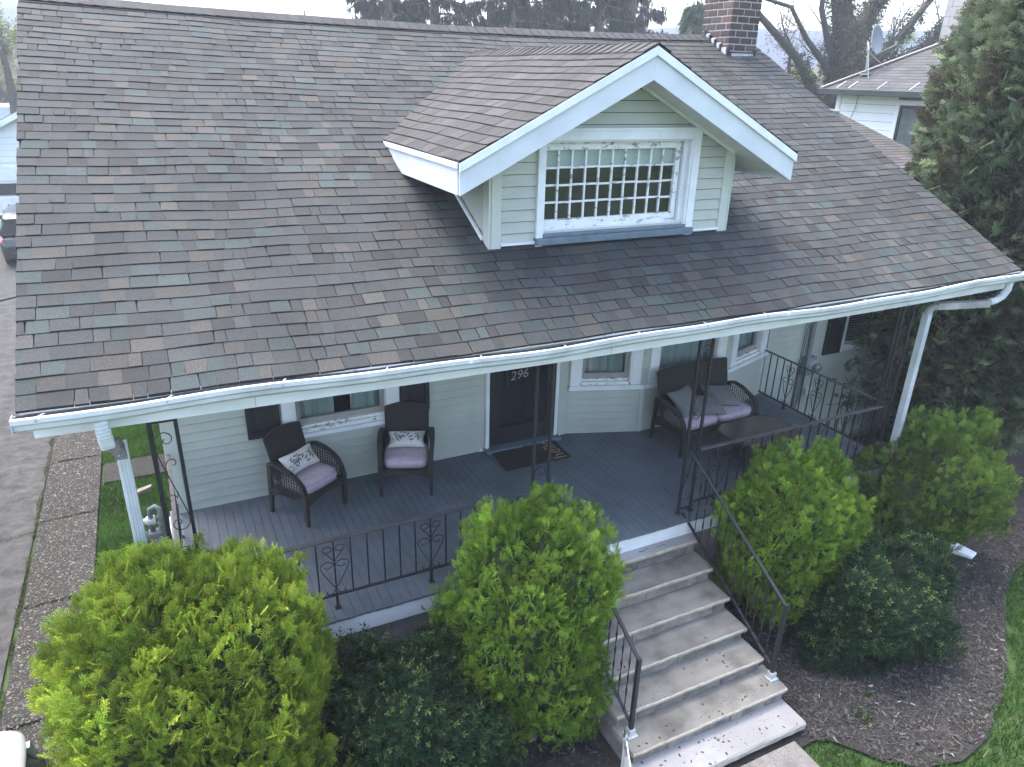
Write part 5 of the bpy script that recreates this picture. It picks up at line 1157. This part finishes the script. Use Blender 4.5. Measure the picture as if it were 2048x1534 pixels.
arbor('arborvitae_shrub','tall bright green shrub hugging the left side of the front steps',(2.33,4.22,1.10),(.66,.47,1.16),900,15,.075,(.045,.095,.014),(.31,.46,.06),GRP,e=2.5,lump=.22)
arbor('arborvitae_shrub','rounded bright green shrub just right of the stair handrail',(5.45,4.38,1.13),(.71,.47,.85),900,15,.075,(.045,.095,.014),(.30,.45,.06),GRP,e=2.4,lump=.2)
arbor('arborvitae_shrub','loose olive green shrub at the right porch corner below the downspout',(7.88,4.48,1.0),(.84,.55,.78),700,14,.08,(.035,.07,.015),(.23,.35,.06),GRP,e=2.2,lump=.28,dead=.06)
def yew(label,c,r,n,grp='dark round shrubs under the porch'):
    R_=thing('yew_shrub',label,'shrub',(c[0],c[1],0),grp); P,N=surf_points(c,r,n,2.3,-.8,.24); n=len(P)
    cl=np.sin(P[:,0]*14+P[:,2]*9)*np.cos(P[:,1]*13+P[:,2]*11)
    P=P+N*(cl[:,None]*.045)+(N*.5+np.array([[0,0,.7]]))*(RNG.random((n,1))>.96)*RNG.uniform(.02,.12,(n,1)); up=N+np.array([[0,0,.5]])+RNG.normal(0,.35,(n,3)); tipm=(RNG.random((n,1))>.85)&(P[:,2:3]>c[2]-.3)
    Cin=np.array([[.010,.026,.012]])*RNG.uniform(.7,1.3,(n,1)); Ct=np.where(tipm,np.array([[.15,.20,.06]]),np.array([[.020,.048,.022]]))*RNG.uniform(.75,1.2,(n,1))
    V,F,C=instance(SPG,P,up,RNG.normal(0,1,(n,3)),.085*RNG.uniform(.7,1.3,n),Cin,Ct,np.where(tipm[:,0],.95,.8)); 
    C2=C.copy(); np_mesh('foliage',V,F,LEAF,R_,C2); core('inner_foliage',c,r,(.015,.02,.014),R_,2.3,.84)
    b=MB()
    for i in range(6): a=i*1.1; b.tube([(c[0],c[1],-.02),(c[0]+.5*r[0]*math.cos(a),c[1]+.5*r[1]*math.sin(a),c[2])],[.03,.012],5)
    b.build('stem',BARK,R_)
yew('dark green dense shrub between the two golden shrubs left of the steps',(1.22,4.2,.60),(.72,.55,.70),11000)
yew('dark green dome shaped shrub on the mulch right of the steps',(6.22,3.86,.50),(.80,.62,.60),11000)
arbor('cedar_tree','tall dark cedar with browned tips at the right end of the house',(10.9,6.2,4.0),(1.43,1.25,4.6),3300,11,.17,(.06,.09,.05),(.22,.275,.15),cat='tree',upb=.3,lump=.14,e=1.5,zmin=-.97,protos=SPRL,dead=.25,spread=.06,coret=(.022,.03,.02),stems=4)
# a few cedar boughs reaching in front of the wing window
R_=thing('cedar_bough','dark cedar boughs hanging in front of the shuttered wing window','branches',(9.2,6.6,1.5))
n=420; t=RNG.random(n)**.6; br=RNG.integers(0,7,n); b0=np.array([(8.45+.1*i,6.55+.05*i,1.2+.28*i) for i in range(7)]); b1=np.array([(9.6,6.4,1.3+.3*i) for i in range(7)])
Pq=b0[br]*(1-t[:,None])+b1[br]*t[:,None]+RNG.normal(0,.07,(n,3)); V,F,C=instance(SPRL,Pq,np.array([[-.8,-.3,.1]])+RNG.normal(0,.4,(n,3)),RNG.normal(0,1,(n,3)),.15*RNG.uniform(.7,1.2,n),np.tile([[.022,.042,.026]],(n,1)),np.tile([[.07,.10,.055]],(n,1)),RNG.uniform(.5,1,n)); np_mesh('foliage',V,F,LEAF,R_,C)
for a,c in zip(b0,b1): b=MB(); b.tube([a,(a+c)/2+np.array([0,0,-.04]),c],[.004,.01,.02],4); b.build('branch',BARK,R_)
# --- conifers behind the house ---
def conifer(label,x,y,h,rad,grp,nb=46,col=((.018,.03,.027),(.045,.065,.05)),z0=2.):
    R_=thing('conifer_tree',label,'tree',(x,y,0),grp); b=MB(); b.tube([(x,y,0),(x+.1,y,h*.5),(x,y,h)],[.32,.22,.03],8); b.build('trunk',BARK,R_)
    bb=MB(); A=[];U=[];Z=[]
    for i in range(nb):
        z=z0+(h-z0)*(i/nb)**1.0; a=i*2.4+RNG.normal(0,.3); L=rad*(1-(z/h)**1.6*.85)*RNG.uniform(.7,1.1); pts=[]
        for k in range(7): t=k/6; pts.append((x+math.cos(a)*L*t,y+math.sin(a)*L*t,z+L*(.10*t-.30*t*t+.12*t**3)))
        bb.tube(pts,[.05*(1-t/7)+.008 for t in range(7)],4)
        m_=110
        for k in range(m_):
            t=RNG.uniform(.2,1); j=t*6; q=int(min(j,5)); f=j-q; p=np.array(pts[q])*(1-f)+np.array(pts[q+1])*f; A.append(p+RNG.normal(0,.12,3)); U.append((math.cos(a)*.25,math.sin(a)*.25,-1)); Z.append(RNG.uniform(.35,1.0)*(.6+.4*L/rad))
    bb.build('branch',BARK,R_); A=np.array(A);U=np.array(U)+RNG.normal(0,.18,(len(A),3)); n=len(A); Z=np.array(Z)
    V,F,C=instance([proto_hang(k) for k in range(4)],A,U,RNG.normal(0,1,(n,3)),Z*.95,np.tile([col[0]],(n,1)),np.tile([col[1]],(n,1)),RNG.uniform(.4,1.1,n)); np_mesh('foliage',V,F,LEAF,R_,C)
CG='row of tall conifers behind the roof ridge'
for (lb,x,y,h,rad,nb) in (('leftmost tall conifer behind the ridge, with drooping boughs against the sky',9.8,32,15,2.8,60),('tall conifer behind the ridge, second from the left, thick trunked',12.2,33,15.5,3.2,72),('tall conifer behind the ridge above the dormer, third from the left',14.9,31,15,3.1,72),('tall conifer behind the ridge, fourth from the left',17.4,32.5,15.5,3.2,72),('tall conifer behind the ridge, fifth from the left',19.6,31.5,15,3.0,68),('tall conifer behind the ridge nearest the chimney',22.4,33,14.5,2.8,58)): conifer(lb,x,y,h,rad,CG,nb)
for (lb,x,y,h,rad) in (('young grey green spruce behind the ridge left of the chimney',21.0,26.5,8.4,1.3),('small spruce behind the ridge close to the chimney',22.8,27,8.0,1.1)): conifer(lb,x,y,h,rad,'young spruces by the chimney',40,((.04,.06,.045),(.10,.14,.09)),3)
# --- broadleaf trees ---
def bare_tree(label,base,limbs,leaf,ndepth=3,grp=None,nleaf=14,lsize=.10,twigr=.012,ivy=0,name='bare_tree',seed=3):
    rr=random.Random(seed); R_=thing(name,label,'tree',base,grp); b=MB(); T=MB(); ends=[]
    def grow(p,d,L,r,dep,B):
        pts=[p];rad=[r]; n=5
        for i in range(n):
            d=(d+Vector((rr.gauss(0,.13),rr.gauss(0,.13),rr.gauss(.05,.08)))).normalized(); p=p+d*L/n; pts.append(p); rad.append(r*(1-.55*(i+1)/n))
            if dep<ndepth and i>=1:
                for _ in range(2 if dep else 1):
                    if rr.random()<.85:
                        ax=Vector((rr.gauss(0,1),rr.gauss(0,1),rr.gauss(0,.6)+.3)).normalized(); nd=(d*.75+ax*.75).normalized(); grow(p,nd,L*rr.uniform(.45,.65),max(r*.42*(1-.4*i/n),twigr*.4),dep+1,T)
        B.tube(pts,rad,6 if dep==0 else 4,False)
        if dep>=ndepth-1: ends.extend(pts[2:])
    bs=Vector(base)
    for (pts,r0,r1) in limbs:
        P=[Vector(q) for q in pts]; n=len(P); b.tube(P,[r0+(r1-r0)*i/(n-1) for i in range(n)],9,False)
        for i in range(1,n):
            d=(P[i]-P[i-1]).normalized(); rr_=r0+(r1-r0)*i/(n-1)
            for _ in range(2 if rr_<.3 else 0): 
                ax=Vector((rr.gauss(0,1),rr.gauss(0,1),rr.gauss(.4,.5))).normalized(); grow(P[i-1].lerp(P[i],rr.random()),(d*.5+ax).normalized(),rr.uniform(1.2,2.6)*max(.5,rr_*5),max(.02,rr_*.28),1,T)
    DB_=mat('dark_bark',(.045,.04,.036),.95,.35,9,.9,30); b.build('trunk',DB_,R_,smooth=True); T.build('branch',DB_,R_)
    if ends:
        E=np.array([tuple(e) for e in ends]); E=np.repeat(E,nleaf,0)+RNG.normal(0,.16,(len(E)*nleaf,3)); n=len(E)
        V,F,C=instance([proto_sprig(3,5,.5,.3)],E,RNG.normal(0,1,(n,3)),RNG.normal(0,1,(n,3)),lsize*RNG.uniform(.6,1.4,n),np.tile([leaf[0]],(n,1)),np.tile([leaf[1]],(n,1)),RNG.uniform(.2,1.2,n)); np_mesh('leaves',V,F,LEAF,R_,C)
    if ivy:
        A=[];N_=[]
        for (pts,r0,r1) in limbs:
            P=[Vector(q) for q in pts]
            for i in range(1,len(P)):
                ln=(P[i]-P[i-1]).length; rr_=r0+(r1-r0)*i/(len(P)-1)
                if rr_<ivy: continue
                for _ in range(int(ln*340*rr_*2)):
                    t=rr.random(); o_=Vector((rr.gauss(0,1),rr.gauss(0,1),rr.gauss(0,1))).normalized(); A.append(tuple(P[i-1].lerp(P[i],t)+o_*(rr_+.04+rr.random()*.14))); N_.append(tuple(o_))
        A=np.array(A);N_=np.array(N_);n=len(A)
        if n: V,F,C=instance([proto_sprig(4,6,.6,.4)],A,N_+RNG.normal(0,.4,(n,3)),RNG.normal(0,1,(n,3)),.16*RNG.uniform(.6,1.3,n),np.tile([[.015,.03,.015]],(n,1)),np.tile([[.05,.085,.035]],(n,1)),RNG.uniform(.3,1,n)); np_mesh('ivy',V,F,LEAF,R_,C)
    return R_
tx,ty=25.0,22.0
bare_tree('big spreading tree with ivy clad trunk and few leaves behind the neighbouring roof',(tx,ty,0),[
 ([(tx+.25,ty,0),(tx+.15,ty,4.2),(tx,ty,6.2),(tx-.35,ty,7.3),(tx-1.0,ty,9.0),(tx-1.4,ty,12)],.62,.26),
 ([(tx,ty,6.0),(tx+.5,ty,7.4),(tx+1.2,ty,8.6),(tx+2.6,ty,10.6),(tx+3.6,ty,13)],.42,.14),
 ([(tx+.2,ty,5.6),(tx+1.2,ty,6.2),(tx+2.8,ty+.2,7.0),(tx+4.2,ty+.3,8.4),(tx+6.5,ty,11)],.26,.09),
 ([(tx+.1,ty,4.6),(tx+1.4,ty,5.6),(tx+4.0,ty,6.7),(tx+6.2,ty,8.4),(tx+9,ty,10)],.30,.10),
 ([(tx-.1,ty,5.4),(tx-1.1,ty,6.2),(tx-2.2,ty,7.0),(tx-3.2,ty,8.0),(tx-6.0,ty,8.4)],.16,.04),
 ([(tx-.2,ty,5.8),(tx-1.0,ty,6.8),(tx-1.7,ty,8.0),(tx-1.9,ty,10)],.17,.06),
 ([(tx-.4,ty-.2,3.4),(tx-1.2,ty,5.0),(tx-2.6,ty,6.4),(tx-5.2,ty,8.0),(tx-8.,ty,8.9)],.26,.05),
 ([(tx-2.0,ty+1,3),(tx-1.7,ty+1,5.0),(tx-1.9,ty+1,6.6)],.14,.06)],((.09,.06,.03),(.24,.2,.10)),2,nleaf=2,lsize=.10,ivy=.13,seed=5)
bare_tree('yellow green spring tree beyond the garage at the top left',(-5.5,46,0),[([(-5.5,46,0),(-5.3,46,5),(-5.4,46,9)],.25,.08),([(-5.3,46,3),(-4.0,46,6),(-3.2,46,9)],.12,.04),([(-5.3,46,3.5),(-7.0,46,6),(-7.5,46,9)],.12,.04)],((.12,.15,.03),(.32,.36,.08)),2,nleaf=16,lsize=.22,seed=8)
for i,(x,y,h,lb) in enumerate(((44,46,8.2,'low olive scrub tree right of the chimney, left one'),(52,50,8.6,'low olive scrub tree in front of the blue ridge, middle one'),(33,40,7.6,'small pale scrub tree behind the big ivy clad tree'),(46,36,9.5,'yellow green tree behind the neighbouring roof'),(56,40,10.5,'second yellow green tree behind the neighbouring roof'))):
    bare_tree(lb,(x,y,0),[([(x,y,0),(x+.2,y,h*.5),(x,y,h*.8)],.16,.05),([(x,y,h*.2),(x+1.6,y,h*.5),(x+2.2,y,h*.75)],.09,.03),([(x,y,h*.2),(x-1.5,y,h*.45),(x-2.3,y,h*.7)],.09,.03)],((.12,.12,.05),(.27,.27,.11)) if i<3 else ((.14,.17,.04),(.33,.37,.10)),2,nleaf=7,lsize=.20,seed=20+i,grp='scrub trees in the middle distance')
bare_tree('thin pale spring tree left of the conifers above the ridge',(9.2,44,0),[([(9.2,44,0),(9.2,44,5),(9.0,44,8.4)],.12,.04)],((.15,.17,.07),(.34,.36,.16)),2,nleaf=8,lsize=.14,seed=31)
# far wood as one mass
n=26000; az=RNG.uniform(math.radians(-12),math.radians(68),n); d=RNG.uniform(66,108,n); X=d*np.sin(az);Y=d*np.cos(az); keep=np.array([True]*n)
Zt=RNG.uniform(0,1,n)**.7*(3.6+d*.022)*(.85+.15*np.sin(X*.09)+.1*np.cos(Y*.13)); P=np.stack([X,Y,Zt],1)
V,F,C=instance([proto_sprig(5,7,.5,.35)],P,np.tile([[0,0,1.]],(n,1))+RNG.normal(0,.5,(n,3)),RNG.normal(0,1,(n,3)),2.0*RNG.uniform(.6,1.3,n),np.tile([[.06,.065,.035]],(n,1)),np.tile([[.19,.185,.10]],(n,1))*RNG.uniform(.6,1.2,(n,1)),RNG.uniform(.2,1.1,n)); o=np_mesh('woodland',V,F,LEAF,C=C,kind='stuff')
